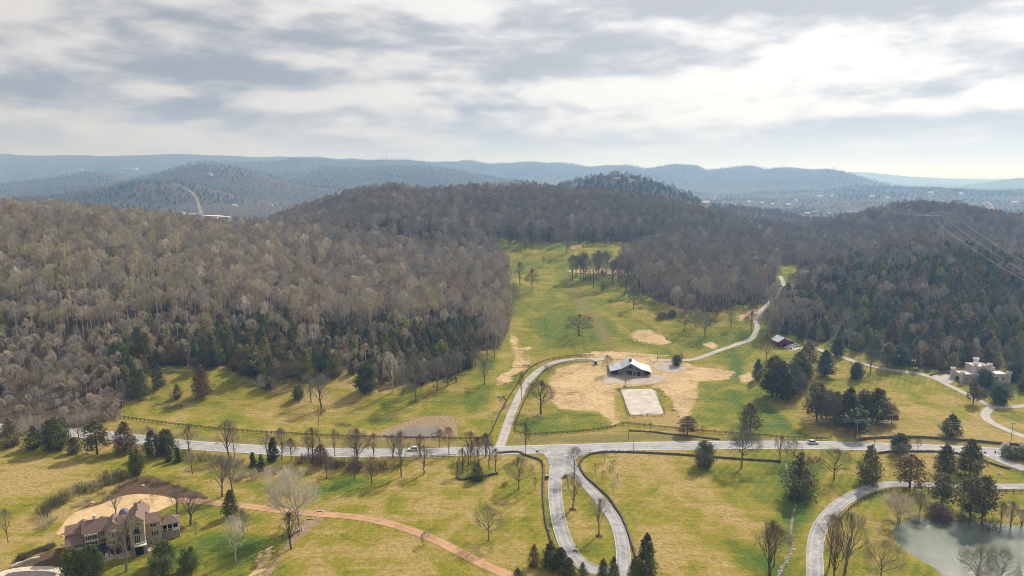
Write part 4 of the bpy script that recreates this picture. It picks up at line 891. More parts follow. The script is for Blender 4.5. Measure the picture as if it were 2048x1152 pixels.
# ------------------------------------------------------------------ single trees and shrubs, one line each
# kind, base pixel x, y, height px, width px (0 = natural), tint, rust, label, [group]
SINGLE = [
 # lawn and house, lower left
 ('pole', 16, 1086, 71, 30, 'grey', 0, 'small bare tree alone on the lawn at the far left edge'),
 ('sparse', 383, 1049, 62, 60, 'grey', 0, 'gnarled bare tree beside the clay drive just right of the stone mansion'),
 ('sparse', 254, 1143, 112, 58, 'tan', 0, 'tall bare forked tree on the lawn in front of the mansion'),
 ('sparse', 232, 1034, 44, 36, 'tan', 0, 'bare tree in the courtyard behind the mansion roof'),
 ('sapling', 304, 1006, 18, 24, 'red', 0, 'small reddish bare tree on the sand courtyard behind the mansion'),
 ('pole', 354, 1027, 48, 32, 'grey', 0, 'bare young tree by the courtyard entrance'),
 ('sapling', 392, 1078, 36, 18, 'tan', 0, 'thin sapling on the lawn below the gnarled tree'),
 ('cedar', 462, 1034, 56, 34, 'deep', 0, 'dark conical evergreen beside the clay drive'),
 ('vase', 487, 1076, 56, 44, 'grey', 0, 'bare tree below the clay drive right of the conical evergreen'),
 ('pole', 472, 1122, 92, 44, 'pale', 0, 'tall pale thin tree on the lawn right of the round evergreens'),
 ('round', 148, 1162, 66, 46, 'glossy', 0, 'leftmost glossy round evergreen in front of the mansion'),
 ('round', 185, 1160, 70, 50, 'glossy', 0, 'tall glossy evergreen against the mansion porch'),
 ('round', 328, 1128, 46, 48, 'glossy', 0, 'round evergreen below the right corner of the mansion terrace'),
 ('round', 322, 1160, 50, 50, 'glossy', 0, 'round evergreen at the bottom edge below the terrace'),
 ('round', 378, 1143, 48, 44, 'glossy', 0, 'round dark evergreen standing alone on the lawn right of the terrace'),
 ('column', 318, 1070, 26, 12, 'deep', 0, 'clipped conical evergreen against the right wing of the mansion'),
 ('column', 305, 1074, 14, 8, 'deep', 0, 'small clipped evergreen beside the mansion wall'),
 ('round', 273, 950, 52, 32, 'glossy', 0, 'upright evergreen at the head of the mulch bank above the mansion'),
 # roadside, left
 ('cedar', 22, 892, 56, 50, 'cedar', .3, 'leftmost broad cedar along the main road'),
 ('cedar', 68, 897, 46, 42, 'deep', 0, 'low dark cedar second from the left along the main road'),
 ('round', 112, 899, 64, 62, 'deep', 0, 'biggest rounded cedar of the left roadside row'),
 ('cedar', 149, 906, 32, 28, 'cedar', 0, 'small cedar at the foot of the big rounded cedar'),
 ('ragged', 195, 909, 70, 52, 'cedar', .3, 'ragged cedar with bare bole by the left end of the road'),
 ('cedar', 252, 904, 62, 48, 'bronze', .4, 'bronze-tinged conical cedar by the left roadside'),
 ('cedar', 305, 911, 52, 38, 'cedar', 0, 'left one of a touching pair of roadside cedars'),
 ('round', 334, 909, 52, 40, 'deep', 0, 'right rounded one of a touching pair of roadside cedars'),
 ('column', 340, 921, 30, 17, 'glossy', 0, 'small bright conical evergreen below the cedar pair'),
 ('column', 357, 923, 29, 17, 'glossy', 0, 'second small conical evergreen below the cedar pair'),
 ('column', 506, 931, 27, 15, 'glossy', 0, 'left small conical evergreen below the road hedge'),
 ('column', 523, 942, 33, 17, 'deep', 0, 'right small dark conical evergreen below the road hedge'),
 ('column', 547, 920, 46, 24, 'deep', 0, 'narrow dark cedar between bare trees beside the road'),
 ('ragged', 643, 934, 46, 32, 'bronze', .3, 'dense brownish evergreen in the roadside hedge'),
 ('vase', 378, 900, 50, 40, 'brown', 0, 'bare tree on the verge right of the cedar pair'),
 ('pole', 158, 880, 50, 36, 'tan', 0, 'bare tree behind the small cedar beyond the road'),
 ('vase', 300, 885, 34, 36, 'tan', 0, 'pale bare tree behind the touching cedar pair'),
 ('vase', 457, 915, 75, 50, 'tan', 0, 'tall bare tree leaning over the road left of the hedge'),
 ('pole', 469, 917, 62, 30, 'grey', 0, 'slender bare tree beside the tall leaning roadside tree'),
 ('pole', 536, 917, 52, 36, 'grey', 0, 'bare tree left of the narrow dark cedar'),
 ('pole', 385, 948, 44, 30, 'grey', 0, 'young bare tree on the grass below the conical evergreens'),
 ('vase', 444, 993, 84, 56, 'tan', 0, 'tall bare tree above the clay drive, left of a pair'),
 ('vase', 466, 986, 74, 54, 'grey', 0, 'bare tree above the clay drive, right of a pair'),
 ('vase', 564, 919, 64, 34, 'tan', 0, 'bare tree right of the narrow dark cedar by the road'),
 ('oak', 583, 921, 46, 38, 'brown', 0, 'crooked bare tree beside the road'),
 ('vase', 625, 915, 60, 40, 'brown', 0, 'bare tree beside the brownish evergreen of the hedge'),
 ('pole', 654, 957, 50, 36, 'brown', 0, 'first of four slender dark trees below the hedge'),
 ('pole', 709, 958, 48, 36, 'brown', 0, 'second of four slender dark trees below the hedge'),
 ('pole', 745, 969, 58, 40, 'brown', 0, 'third of four slender dark trees below the hedge, lowest on the slope'),
 ('oak', 715, 929, 74, 68, 'brown', 0, 'broad bare tree spreading over the road'),
 ('vase', 803, 953, 92, 50, 'tan', 0, 'tall upswept bare tree beside the white car'),
 ('pole', 847, 948, 58, 44, 'brown', 0, 'bare tree right of the tall upswept roadside tree'),
 ('oak', 880, 894, 36, 36, 'brown', 0, 'dark bare tree on the far verge beside the small pond'),
 ('multi', 602, 1062, 140, 112, 'pale', 0, 'huge white-limbed bare sycamore astride the clay drive'),
 ('vase', 582, 1098, 74, 54, 'dark', 0, 'dark small bare tree below the sycamore'),
 ('sapling', 849, 1090, 26, 26, 'mauve', 0, 'small hazy grey sapling beside the clay drive'),
 ('oak', 977, 1081, 74, 62, 'grey', 0, 'broad bare tree on the meadow above the clay drive end'),
 ('oak', 1037, 980, 68, 62, 'tan', 0, 'rounded bare tree below the road left of the entrance'),
 # walled enclosure
 ('pole', 925, 948, 52, 24, 'dark', 0, 'bare dark tree in the left corner of the walled plot'),
 ('pole', 938, 930, 46, 28, 'brown', 0, 'bare tree at the back left of the walled plot'),
 ('vase', 957, 928, 56, 34, 'brown', 0, 'bare tree in the back middle of the walled plot'),
 ('pole', 970, 915, 50, 30, 'dark', 0, 'dark bare tree on the verge behind the walled plot'),
 ('vase', 978, 938, 62, 36, 'grey', 0, 'tallest bare tree inside the walled plot'),
 ('pole', 990, 946, 50, 26, 'brown', 0, 'bare tree in the right corner of the walled plot'),
 ('pole', 947, 944, 40, 22, 'brown', 0, 'small bare tree behind the cedar of the walled plot'),
 ('cedar', 955, 961, 36, 34, 'deep', 0, 'low dark cedar at the front wall of the walled plot'),
 # entrance
 ('pole', 1052, 912, 66, 20, 'dark', 0, 'slim dark stumpy-limbed tree at the corner of main road and entrance'),
 ('pole', 1149, 957, 64, 38, 'mauve', 0, 'bare tree at the head of the entrance island'),
 ('pole', 1146, 1018, 74, 44, 'tan', 0, 'bare tree with mulch ring in the upper part of the entrance island'),
 ('vase', 1198, 1071, 76, 48, 'grey', 0, 'bare tree with mulch ring in the lower part of the entrance island'),
 ('sapling', 1191, 949, 22, 16, 'red', 0, 'reddish sapling beside the exit lane wall'),
 ('sapling', 1206, 961, 20, 16, 'grey', 0, 'sapling in the planting right of the exit lane'),
 ('sapling', 1220, 950, 20, 16, 'grey', 0, 'third sapling of the planting right of the exit lane'),
 ('sapling', 1234, 967, 20, 16, 'grey', 0, 'right sapling of the planting beside the exit lane'),
 ('sapling', 1227, 990, 36, 18, 'pale', 0, 'tall thin sapling against the exit lane wall'),
 ('sapling', 1209, 923, 16, 16, 'grey', 0, 'sapling just below the roadside wall near the entrance'),
 ('sapling', 1227, 937, 18, 20, 'grey', 0, 'spreading sapling between roadside wall and planting'),
 ('sapling', 1071, 978, 24, 14, 'brown', 0, 'small upright sapling left of the entrance lane wall'),
 ('shrub', 1009, 972, 12, 16, 'brown', 0, 'low brown shrub left of the rounded bare tree'),
 ('cedar', 1068, 1132, 44, 28, 'bronze', .8, 'brown conical conifer left of the bottom evergreens'),
 ('cedar', 1101, 1134, 52, 40, 'deep', 0, 'broad dark evergreen left of the entrance lane at the bottom'),
 ('cedar', 1122, 1142, 48, 36, 'deep', 0, 'dark evergreen closest to the entrance lane bend'),
 ('cedar', 1138, 1156, 42, 36, 'deep', 0, 'dark evergreen at the bottom edge below the lane bend'),
 ('cedar', 1165, 1160, 36, 26, 'deep', 0, 'small dark evergreen at the bottom edge in the lane bend'),
 ('cedar', 1206, 1160, 44, 26, 'deep', 0, 'left one of two pointed evergreens between the lanes'),
 ('cedar', 1227, 1160, 48, 26, 'deep', 0, 'right one of two pointed evergreens between the lanes'),
 ('cedar', 1291, 1166, 100, 44, 'deep', 0, 'tallest pointed evergreen at the bottom right of the exit lane'),
 ('cedar', 1268, 1162, 48, 30, 'deep', 0, 'short evergreen at the foot of the tallest bottom evergreen'),
 ('shrub', 1291, 1152, 20, 34, 'red', 0, 'pinkish bare shrub in front of the tallest bottom evergreen'),
 ('cedar', 1036, 1158, 22, 26, 'deep', 0, 'low evergreen at the bottom edge by the end of the clay drive'),
 # road, right
 ('round', 1409, 932, 50, 44, 'cedar', 0, 'dark evergreen below the roadside wall behind a bare tree'),
 ('pole', 1401, 942, 44, 34, 'grey', 0, 'bare tree in front of the dark evergreen on the meadow'),
 ('oak', 1483, 936, 90, 78, 'grey', 0, 'largest broad bare tree over the road right of centre'),
 ('pole', 1560, 928, 58, 34, 'brown', 0, 'bare tree left of the big cedar by the stream'),
 ('oak', 1585, 932, 54, 40, 'red', 0, 'reddish bare tree behind the big cedar by the stream'),
 ('cedar', 1597, 995, 90, 70, 'cedar', .2, 'big dark cedar at the head of the stream'),
 ('shrub', 1627, 926, 24, 34, 'brown', 0, 'rounded brown shrub on the verge right of the big cedar'),
 ('oak', 1668, 960, 66, 66, 'red', 0, 'rounded reddish bare tree between big cedar and drive'),
 ('cedar', 1737, 967, 78, 48, 'cedar', .3, 'conical cedar at the bend of the pond drive'),
 ('ragged', 1819, 976, 66, 60, 'bronze', .9, 'rusty brown cedar beside the pond drive'),
 ('round', 1798, 906, 40, 42, 'deep', 0, 'dark round evergreen on the wall by the road'),
 ('oak', 1800, 923, 38, 38, 'grey', 0, 'small grey bare tree in front of the dark round evergreen'),
 ('pole', 1835, 904, 28, 16, 'brown', 0, 'thin bare tree on the roadside wall right of the round evergreen'),
 ('cedar', 1889, 950, 62, 44, 'cedar', .2, 'left one of two cedars above the pond drive'),
 ('cedar', 1939, 951, 74, 52, 'cedar', .2, 'right taller one of two cedars above the pond drive'),
 ('ragged', 1884, 1012, 64, 52, 'cedar', .4, 'cedar on bare bole between pond drive and pond'),
 ('ragged', 1939, 1042, 92, 62, 'cedar', .2, 'tall ragged cedar on the pond bank'),
 ('ragged', 1964, 1038, 88, 54, 'cedar', .2, 'ragged cedar on the pond bank right of the tallest'),
 ('multi', 1798, 1043, 68, 84, 'tan', 0, 'many-stemmed bare willow at the left corner of the pond'),
 ('pole', 1838, 1031, 48, 34, 'tan', 0, 'thin bare tree right of the willow on the pond bank'),
 ('hump', 1879, 1037, 30, 52, 'brown', 0, 'large dark thicket on the pond bank'),
 ('shrub', 1925, 1041, 22, 46, 'brown', 0, 'brown thicket under the ragged pond cedars'),
 ('shrub', 1975, 1056, 28, 56, 'brown', 0, 'brown thicket dipping into the pond'),
 ('shrub', 1830, 1040, 16, 40, 'grey', 0, 'grey brush at the top left of the pond'),
 ('pole', 2002, 1054, 50, 34, 'grey', 0, 'dead tree standing in the pond, left of three'),
 ('vase', 2021, 1057, 54, 44, 'grey', 0, 'dead leaning tree standing in the pond, middle of three'),
 ('pole', 2041, 1059, 40, 26, 'grey', 0, 'dead tree standing in the pond, right of three'),
 ('vase', 1540, 1160, 118, 72, 'brown', 0, 'tall bare tree left of the stream at the bottom edge'),
 ('pole', 1548, 1130, 80, 50, 'grey', 0, 'bare tree behind the tall stream-side tree'),
 ('vase', 1690, 1147, 124, 96, 'tan', 0, 'tall bare tree between pond drive and pond'),
 ('pole', 1658, 1132, 104, 50, 'brown', 0, 'slender bare tree at the inner edge of the pond drive'),
 ('pole', 1668, 1165, 96, 50, 'brown', 0, 'bare tree at the bottom edge inside the pond drive'),
 ('oak', 1762, 1166, 88, 84, 'tan', 0, 'broad bare tree at the bottom edge left of the pond'),
 ('oak', 1952, 1176, 84, 70, 'tan', 0, 'bare tree crown in front of the pond, left one'),
 ('oak', 1999, 1180, 84, 66, 'tan', 0, 'bare tree crown in front of the pond, right one'),
 ('shrub', 1579, 1085, 22, 18, 'grey', 0, 'grey brush in the stream gully'),
 ('hump', 2021, 916, 24, 40, 'cedar', 0, 'dark shrub at the side road corner'),
 ('hump', 2046, 918, 22, 36, 'cedar', 0, 'second dark shrub at the side road corner by the right edge'),
 ('round', 2010, 900, 15, 17, 'white', 0, 'white-blossomed small tree at the side road junction'),
 ('round', 2043, 893, 11, 9, 'white', 0, 'tiny white-blossomed tree at the right edge beyond the road'),
 # left clearing
 ('cedar', 284, 795, 60, 40, 'glossy', .2, 'tall cedar at the left tip of the left clearing'),
 ('cedar', 317, 775, 46, 34, 'cedar', 0, 'cedar right of the tall one in the left clearing'),
 ('cedar', 405, 795, 66, 42, 'bronze', 1, 'rust-brown cedar standing in the left clearing'),
 ('cedar', 355, 797, 30, 22, 'deep', 0, 'small dark cedar beside the dead trees in the left clearing'),
 ('round', 238, 730, 48, 40, 'glossy', 0, 'rounded green cedar in the bare wood left of the clearing'),
 ('cedar', 293, 724, 62, 44, 'yellow', .7, 'golden cedar at the back of the left clearing'),
 ('cedar', 344, 728, 52, 40, 'bronze', .9, 'orange-tinged cedar at the back of the left clearing'),
 ('cedar', 262, 755, 46, 38, 'glossy', .1, 'green cedar behind the tall cedar of the left clearing'),
 ('cedar', 427, 730, 64, 44, 'cedar', .2, 'broad cedar at the back right of the left clearing'),
 ('ragged', 506, 752, 64, 50, 'cedar', .2, 'dark cedar behind the thicket at the field edge'),
 ('shrub', 536, 778, 36, 44, 'tan', 0, 'big tan thicket jutting into the left field'),
 ('oak', 570, 768, 46, 56, 'red', 0, 'pinkish-brown low bare tree at the field edge'),
 ('hump', 541, 776, 26, 32, 'deep', 0, 'dark evergreen scrub under the tan thicket'),
 ('cedar', 610, 762, 68, 40, 'yellow', .1, 'yellow-green cedar at the edge of the left field'),
 ('cedar', 669, 752, 48, 32, 'yellow', 0, 'bright yellow-green cedar at the field edge'),
 ('round', 597, 799, 30, 25, 'glossy', 0, 'small round cedar alone in the left field'),
 ('vase', 622, 805, 58, 38, 'grey', 0, 'bare tree left of a pair in the left field'),
 ('vase', 643, 818, 68, 50, 'grey', 0, 'bare tree with a shrub at its foot in the left field'),
 ('shrub', 638, 829, 18, 28, 'brown', 0, 'brown shrub at the foot of a bare tree in the left field'),
 ('round', 732, 784, 60, 46, 'deep', 0, 'big dark cedar standing alone in the left field'),
 ('vase', 786, 785, 82, 40, 'pale', 0, 'pale bare tree right of the lone dark cedar'),
 ('oak', 806, 793, 42, 36, 'grey', 0, 'small crooked bare tree between pale tree and tall tree'),
 ('oak', 832, 804, 96, 72, 'grey', 0, 'tall bare tree in the middle of the left field'),
 ('vase', 874, 780, 64, 46, 'grey', 0, 'first bare tree of the row right of the tall field tree'),
 ('vase', 896, 772, 62, 44, 'grey', 0, 'second bare tree of the row right of the tall field tree'),
 ('vase', 913, 764, 62, 42, 'grey', 0, 'third bare tree of the row right of the tall field tree'),
 ('oak', 951, 737, 42, 30, 'mauve', 0, 'small bare tree in the corner between wood and lane'),
 ('vase', 969, 769, 48, 34, 'grey', 0, 'bare tree below the corner of the wood by the lane'),
 ('vase', 974, 720, 38, 28, 'grey', 0, 'left one of two bare trees at the wood corner above the lane'),
 ('oak', 989, 713, 42, 34, 'grey', 0, 'right one of two bare trees at the wood corner above the lane'),
 ('sapling', 1007, 818, 26, 20, 'brown', 0, 'bare shrubby tree at the left fence of the barn lane'),
 ('pole', 1043, 800, 58, 16, 'brown', 0, 'thin dark tree on the right verge of the barn lane'),
 ('shrub', 1098, 738, 16, 26, 'grey', 0, 'grey brush on the bend of the barn lane'),
 # barn paddock and pasture
 ('oak', 1082, 827, 68, 76, 'brown', 0, 'great spreading bare oak beside the barn lane'),
 ('oak', 1250, 772, 28, 26, 'tan', 0, 'small bare tree between barn and arena'),
 ('vase', 1215, 748, 38, 24, 'tan', 0, 'bare tree at the left wall of the barn'),
 ('round', 1353, 731, 22, 20, 'deep', 0, 'dark round bush between round pen and farm lane'),
 ('pole', 1362, 727, 22, 14, 'tan', 0, 'thin bare tree beside the dark round bush'),
 ('oak', 1158, 672, 46, 60, 'dark', 0, 'wide lopsided bare tree alone on the pasture above the barn'),
 ('oak', 1369, 660, 44, 38, 'mauve', 0, 'bare tree left of three below the middle wood'),
 ('oak', 1391, 653, 40, 28, 'grey', 0, 'bare tree middle of three below the middle wood'),
 ('oak', 1410, 672, 50, 48, 'grey', 0, 'spreading bare tree right of three below the middle wood'),
 ('pole', 1462, 656, 32, 20, 'grey', 0, 'thin bare tree left of the farm lane bend'),
 ('oak', 1502, 664, 42, 32, 'brown', 0, 'dark bare tree at the farm lane bend'),
 ('ragged', 1375, 869, 38, 42, 'bronze', .2, 'low dark cedar at the paddock corner by the road'),
 ('ragged', 1500, 869, 64, 46, 'cedar', .3, 'dark cedar behind the largest broad roadside tree'),
 ('sapling', 1405, 868, 16, 18, 'brown', 0, 'brown sapling right of the low paddock cedar'),
 ('sapling', 1301, 862, 18, 10, 'grey', 0, 'tiny bare sapling in front of the arena'),
 ('hump', 1325, 635, 12, 26, 'brown', 0, 'left half of the brush clump on the pasture'),
 ('hump', 1345, 634, 14, 20, 'deep', 0, 'dark right half of the brush clump on the pasture'),
 # top of the pasture and grove
 ('pole', 1016, 493, 34, 18, 'grey', 0, 'first bare tree at the top left of the pasture'),
 ('pole', 1022, 491, 32, 18, 'grey', 0, 'second bare tree at the top left of the pasture'),
 ('pole', 1051, 501, 20, 10, 'brown', 0, 'thin pole-like tree at the top of the pasture'),
 ('pole', 1064, 504, 20, 12, 'brown', 0, 'broken leaning tree at the top of the pasture'),
 ('oak', 1134, 507, 50, 44, 'grey', 0, 'big bare tree at the top of the pasture beside a sand patch'),
 ('sapling', 1087, 530, 18, 13, 'brown', 0, 'tiny lone tree on the upper pasture'),
 ('vase', 1040, 571, 48, 26, 'grey', 0, 'left one of two bare trees on the upper left pasture'),
 ('oak', 1064, 582, 46, 34, 'brown', 0, 'right rounder one of two bare trees on the upper left pasture'),
 ('vase', 1145, 561, 52, 28, 'mauve', 0, 'leftmost tree of the bare grove on the pasture'),
 ('vase', 1161, 561, 50, 26, 'grey', 0, 'second tree from the left of the bare grove on the pasture'),
 ('vase', 1170, 559, 54, 26, 'grey', 0, 'third tree from the left of the bare grove on the pasture'),
 ('oak', 1187, 576, 70, 46, 'grey', 0, 'biggest spreading tree of the bare grove on the pasture'),
 ('vase', 1205, 582, 44, 26, 'mauve', 0, 'tree just right of the biggest of the bare grove'),
 ('vase', 1226, 571, 52, 30, 'mauve', 0, 'tree near the right end of the bare grove'),
 ('vase', 1196, 548, 48, 30, 'grey', 0, 'back tree of the bare grove on the pasture'),
 ('oak', 1242, 556, 50, 36, 'mauve', 0, 'back right tree of the bare grove on the pasture'),
 ('oak', 1250, 590, 52, 36, 'mauve', 0, 'tree linking the bare grove to the middle wood'),
 ('oak', 1267, 616, 48, 34, 'mauve', 0, 'lowest bare tree of the grove near the middle wood'),
 ('oak', 1321, 610, 24, 18, 'mauve', 0, 'small bare tree at the foot of the middle wood'),
 ('vase', 1353, 617, 46, 24, 'pale', 0, 'pale bare tree at the foot of the middle wood'),
 ('vase', 1407, 627, 44, 26, 'grey', 0, 'bare tree at the lower edge of the middle wood'),
 ('oak', 1435, 632, 46, 34, 'mauve', 0, 'rounded bare tree at the right lower edge of the middle wood'),
 # right fields
 ('cedar', 1515, 761, 44, 24, 'blue', 0, 'small pointed cedar left of the dark thicket'),
 ('ragged', 1543, 795, 84, 48, 'cedar', .3, 'left cedar of the dark thicket in the right field'),
 ('ragged', 1562, 798, 78, 50, 'blue', .1, 'front cedar of the dark thicket in the right field'),
 ('oak', 1583, 794, 70, 44, 'mauve', 0, 'grey bare tree in the dark thicket of the right field'),
 ('round', 1603, 776, 60, 42, 'deep', 0, 'round cedar at the right of the dark thicket'),
 ('oak', 1532, 722, 54, 36, 'brown', 0, 'brown bare tree above the dark thicket'),
 ('oak', 1548, 752, 42, 38, 'brown', 0, 'brown bare tree in front of the purple barn'),
 ('cedar', 1598, 746, 44, 40, 'deep', 0, 'dark cedar below the parked white vehicles'),
 ('ragged', 1617, 736, 54, 40, 'bronze', .4, 'bronze cedar right of the parked white vehicles'),
 ('cedar', 1649, 753, 54, 38, 'blue', 0, 'lone cedar below the castle lane'),
 ('round', 1675, 712, 38, 30, 'deep', 0, 'round dark tree above the castle lane'),
 ('oak', 1741, 746, 50, 56, 'mauve', 0, 'rounded purple-grey bare tree beside the castle lane'),
 ('round', 1712, 758, 34, 30, 'blue', 0, 'small dark round tree below the castle lane'),
 ('ragged', 1774, 734, 48, 36, 'cedar', .1, 'left dark tree of two above the castle lane'),
 ('round', 1797, 731, 42, 40, 'blue', 0, 'right dark tree of two above the castle lane'),
 ('ragged', 1633, 844, 80, 52, 'cedar', .2, 'left cedar of the roadside clump in the right field'),
 ('oak', 1657, 852, 74, 46, 'mauve', 0, 'grey bare tree in the roadside clump of the right field'),
 ('cedar', 1696, 850, 76, 48, 'deep', .2, 'tall cedar in the middle of the roadside clump'),
 ('ragged', 1712, 872, 56, 52, 'deep', 0, 'low dark cedar at the front of the roadside clump'),
 ('cedar', 1753, 845, 70, 62, 'cedar', .2, 'broad cedar at the right end of the roadside clump'),
 ('ragged', 1783, 847, 38, 30, 'bronze', .5, 'bronze cedar at the right tip of the roadside clump'),
 ('cedar', 1902, 873, 46, 42, 'deep', .1, 'cedar alone in the field beyond the road at right'),
 ('round', 1969, 778, 40, 40, 'blue', 0, 'dark round tree in front of the castle house'),
 ('round', 1999, 808, 42, 42, 'blue', 0, 'blue-green round tree below the castle house'),
 ('ragged', 1946, 808, 48, 28, 'bronze', 0, 'thin two-stemmed tree beside the castle lane'),
 ('hump', 1965, 793, 16, 18, 'brown', 0, 'brown bush below the dark tree of the castle house'),
 ('round', 2029, 762, 42, 38, 'blue', 0, 'dark tree at the right end of the castle house'),
 ('round', 2047, 782, 30, 24, 'cedar', 0, 'dark tree at the right frame edge below the castle house'),
]
for it in SINGLE:
    kind, px, py, hp, wp, tint, rust, lab = it[:8]
    p = at(px, py); d_ = depth_of(p); H_ = hpx(p, hp)
    plant(kind, p, H_, wpx(p, wp) * 1.04 if wp else None, tint, lab, rust=rust)
# shrub belts: every bush its own
def belt(kind, pix, n, hp, wp, tints, label, group, jx=4, jy=3):
    S = spline([np.array(p, float) for p in pix], 2.0); r = random.Random(len(pix) * 7 + n)
    for i in range(n):
        q = S[int((i + .5) / n * (len(S) - 1))]; p = at(q[0] + r.uniform(-jx, jx), q[1] + r.uniform(-jy, jy))
        plant(kind, p, hpx(p, hp * r.uniform(.75, 1.2)), wpx(p, wp * r.uniform(.85, 1.25)), r.choice(tints), label, group)
belt('shrub', [(96, 1062), (90, 1040), (110, 1012), (150, 992), (185, 978), (215, 962), (250, 955)], 17, 26, 36, ['hedge', 'olive', 'hedge'], 'bush of the olive-grey hedge curving round the mansion', 'curved hedge above the mansion', 5, 5)
belt('shrub', [(150, 1020), (190, 998), (225, 985), (265, 968), (310, 966), (350, 980), (390, 992)], 16, 9, 22, ['brown', 'dark', 'red'], 'low bare brown plant on the mulch bank above the courtyard', 'low plants on the mulch bank', 8, 8)
belt('hump', [(40, 1120), (60, 1108), (85, 1098), (108, 1093)], 6, 10, 22, ['hedge', 'bronze'], 'low clipped bush of the bank left of the mansion', 'clipped bank hedge left of the mansion')
belt('shrub', [(600, 926), (660, 934), (700, 938), (745, 940), (790, 932)], 16, 24, 30, ['brown', 'dark', 'brown'], 'dark bush of the hedge below the main road', 'dark hedge below the main road', 5, 6)
belt('shrub', [(365, 915), (410, 922), (450, 928), (490, 930)], 9, 20, 26, ['olive', 'grey', 'hedge'], 'grey-green bush of the roadside scrub right of the cedar pair', 'grey-green scrub right of the cedar pair', 5, 5)
belt('shrub', [(440, 960), (470, 955), (500, 960), (540, 950), (590, 945)], 7, 22, 30, ['tan', 'grey'], 'pale bare bush on the slope between hedge and clay drive', 'pale bushes above the clay drive', 8, 6)
belt('shrub', [(620, 760), (650, 752), (690, 750)], 5, 20, 26, ['brown', 'red'], 'brown bush along the wood edge of the left field', 'brown bushes at the left field edge')
belt('shrub', [(285, 790), (320, 815), (360, 812), (390, 800)], 8, 9, 16, ['brown', 'red'], 'low brown bramble in the left clearing', 'brambles of the left clearing', 8, 6)
belt('shrub', [(0, 868), (60, 862), (120, 855), (180, 850), (235, 838)], 20, 30, 34, ['tan', 'grey', 'brown'], 'leafless scrub bush along the far verge at left', 'verge scrub at left', 8, 8)
belt('vase', [(1150, 556), (1180, 551), (1215, 552), (1250, 562), (1275, 575)], 12, 46, 28, ['mauve', 'grey'], 'slender bare tree filling the grove beside the middle wood', 'slender trees of the grove', 8, 8)
belt('vase', [(1010, 492), (1060, 489), (1110, 488), (1160, 488), (1215, 489), (1290, 488)], 16, 40, 26, ['mauve', 'grey', 'brown'], 'bare tree standing along the top edge of the pasture', 'trees along the top of the pasture', 9, 2)
belt('ragged', [(1540, 790), (1562, 796), (1585, 790), (1605, 770)], 7, 54, 40, ['cedar', 'deep', 'bronze'], 'dark cedar packed inside the thicket below the purple barn', 'cedars packed in the thicket below the purple barn', 6, 6)
belt('ragged', [(1640, 838), (1665, 842), (1690, 838), (1715, 850), (1740, 842)], 9, 56, 40, ['cedar', 'deep', 'bronze'], 'dark cedar packed inside the roadside clump of the right field', 'cedars packed in the roadside clump', 6, 6)
belt('oak', [(1550, 790), (1590, 792), (1650, 848), (1700, 852)], 5, 48, 36, ['mauve', 'grey'], 'grey bare tree at the front of the dark thickets of the right field', 'bare trees at the dark thickets')
belt('pole', [(600, 915), (640, 912), (690, 916), (760, 918), (930, 912), (1000, 905)], 9, 48, 30, ['brown', 'grey'], 'thin bare tree in the strip between road and hedge', 'thin trees along the near verge', 10, 4)
# ------------------------------------------------------------------ buildings
plain('stucco', (0.44, 0.365, 0.245), (0.36, 0.30, 0.20), .5, .9)
plain('mansion_roof', (0.25, 0.165, 0.135), (0.15, 0.10, 0.082), 2.4, .85, bump=.03)
plain('stone', (0.36, 0.33, 0.29), (0.22, 0.20, 0.175), 2.2, .9, bump=.06)
plain('navy_metal', (0.035, 0.05, 0.085), (0.02, 0.03, 0.05), .6, .4)
plain('trim_white', (0.72, 0.70, 0.65), (0.60, 0.58, 0.53), .8, .6)
plain('dark_timber', (0.06, 0.042, 0.03), (0.035, 0.026, 0.02), 2.0, .8)
plain('dome_zinc', (0.20, 0.24, 0.32), (0.14, 0.17, 0.24), .8, .35, .4)
plain('void_shade', (0.018, 0.016, 0.015), (0.010, 0.009, 0.009), 1, .9)  # near-black panels, the shade inside openings is put into their colour
plain('barn_boards', (0.23, 0.225, 0.20), (0.13, 0.135, 0.125), 1.4, .95)
plain('barn_metal', (0.50, 0.53, 0.58), (0.38, 0.40, 0.44), .35, .5, .2)
plain('cupola_blue', (0.10, 0.11, 0.18), (0.06, 0.07, 0.12), 1, .6)
plain('castle_stone', (0.62, 0.53, 0.52), (0.50, 0.42, 0.41), .7, .9, bump=.05)
plain('castle_roof', (0.74, 0.70, 0.68), (0.62, 0.58, 0.57), .4, .9)
plain('purple_boards', (0.19, 0.03, 0.085), (0.13, 0.02, 0.06), 1.2, .8)
plain('tin_roof', (0.60, 0.66, 0.70), (0.46, 0.52, 0.56), .4, .5, .3)
plain('shutter', (0.05, 0.045, 0.042), (0.035, 0.03, 0.03), 1, .6)
plain('wrought_iron', (0.03, 0.03, 0.032), (0.02, 0.02, 0.02), 1, .5)
plain('brick_red', (0.30, 0.13, 0.09), (0.22, 0.095, 0.07), .6, .9)
def glass_mat():
    m, kk, b = newmat('window_glass'); MATS['window_glass'] = m
    b.inputs['Base Color'].default_value = (0.03, 0.037, 0.045, 1); b.inputs['Roughness'].default_value = .08; b.inputs['Specular IOR Level'].default_value = .7
glass_mat()
def M_(n): return MATS[n]
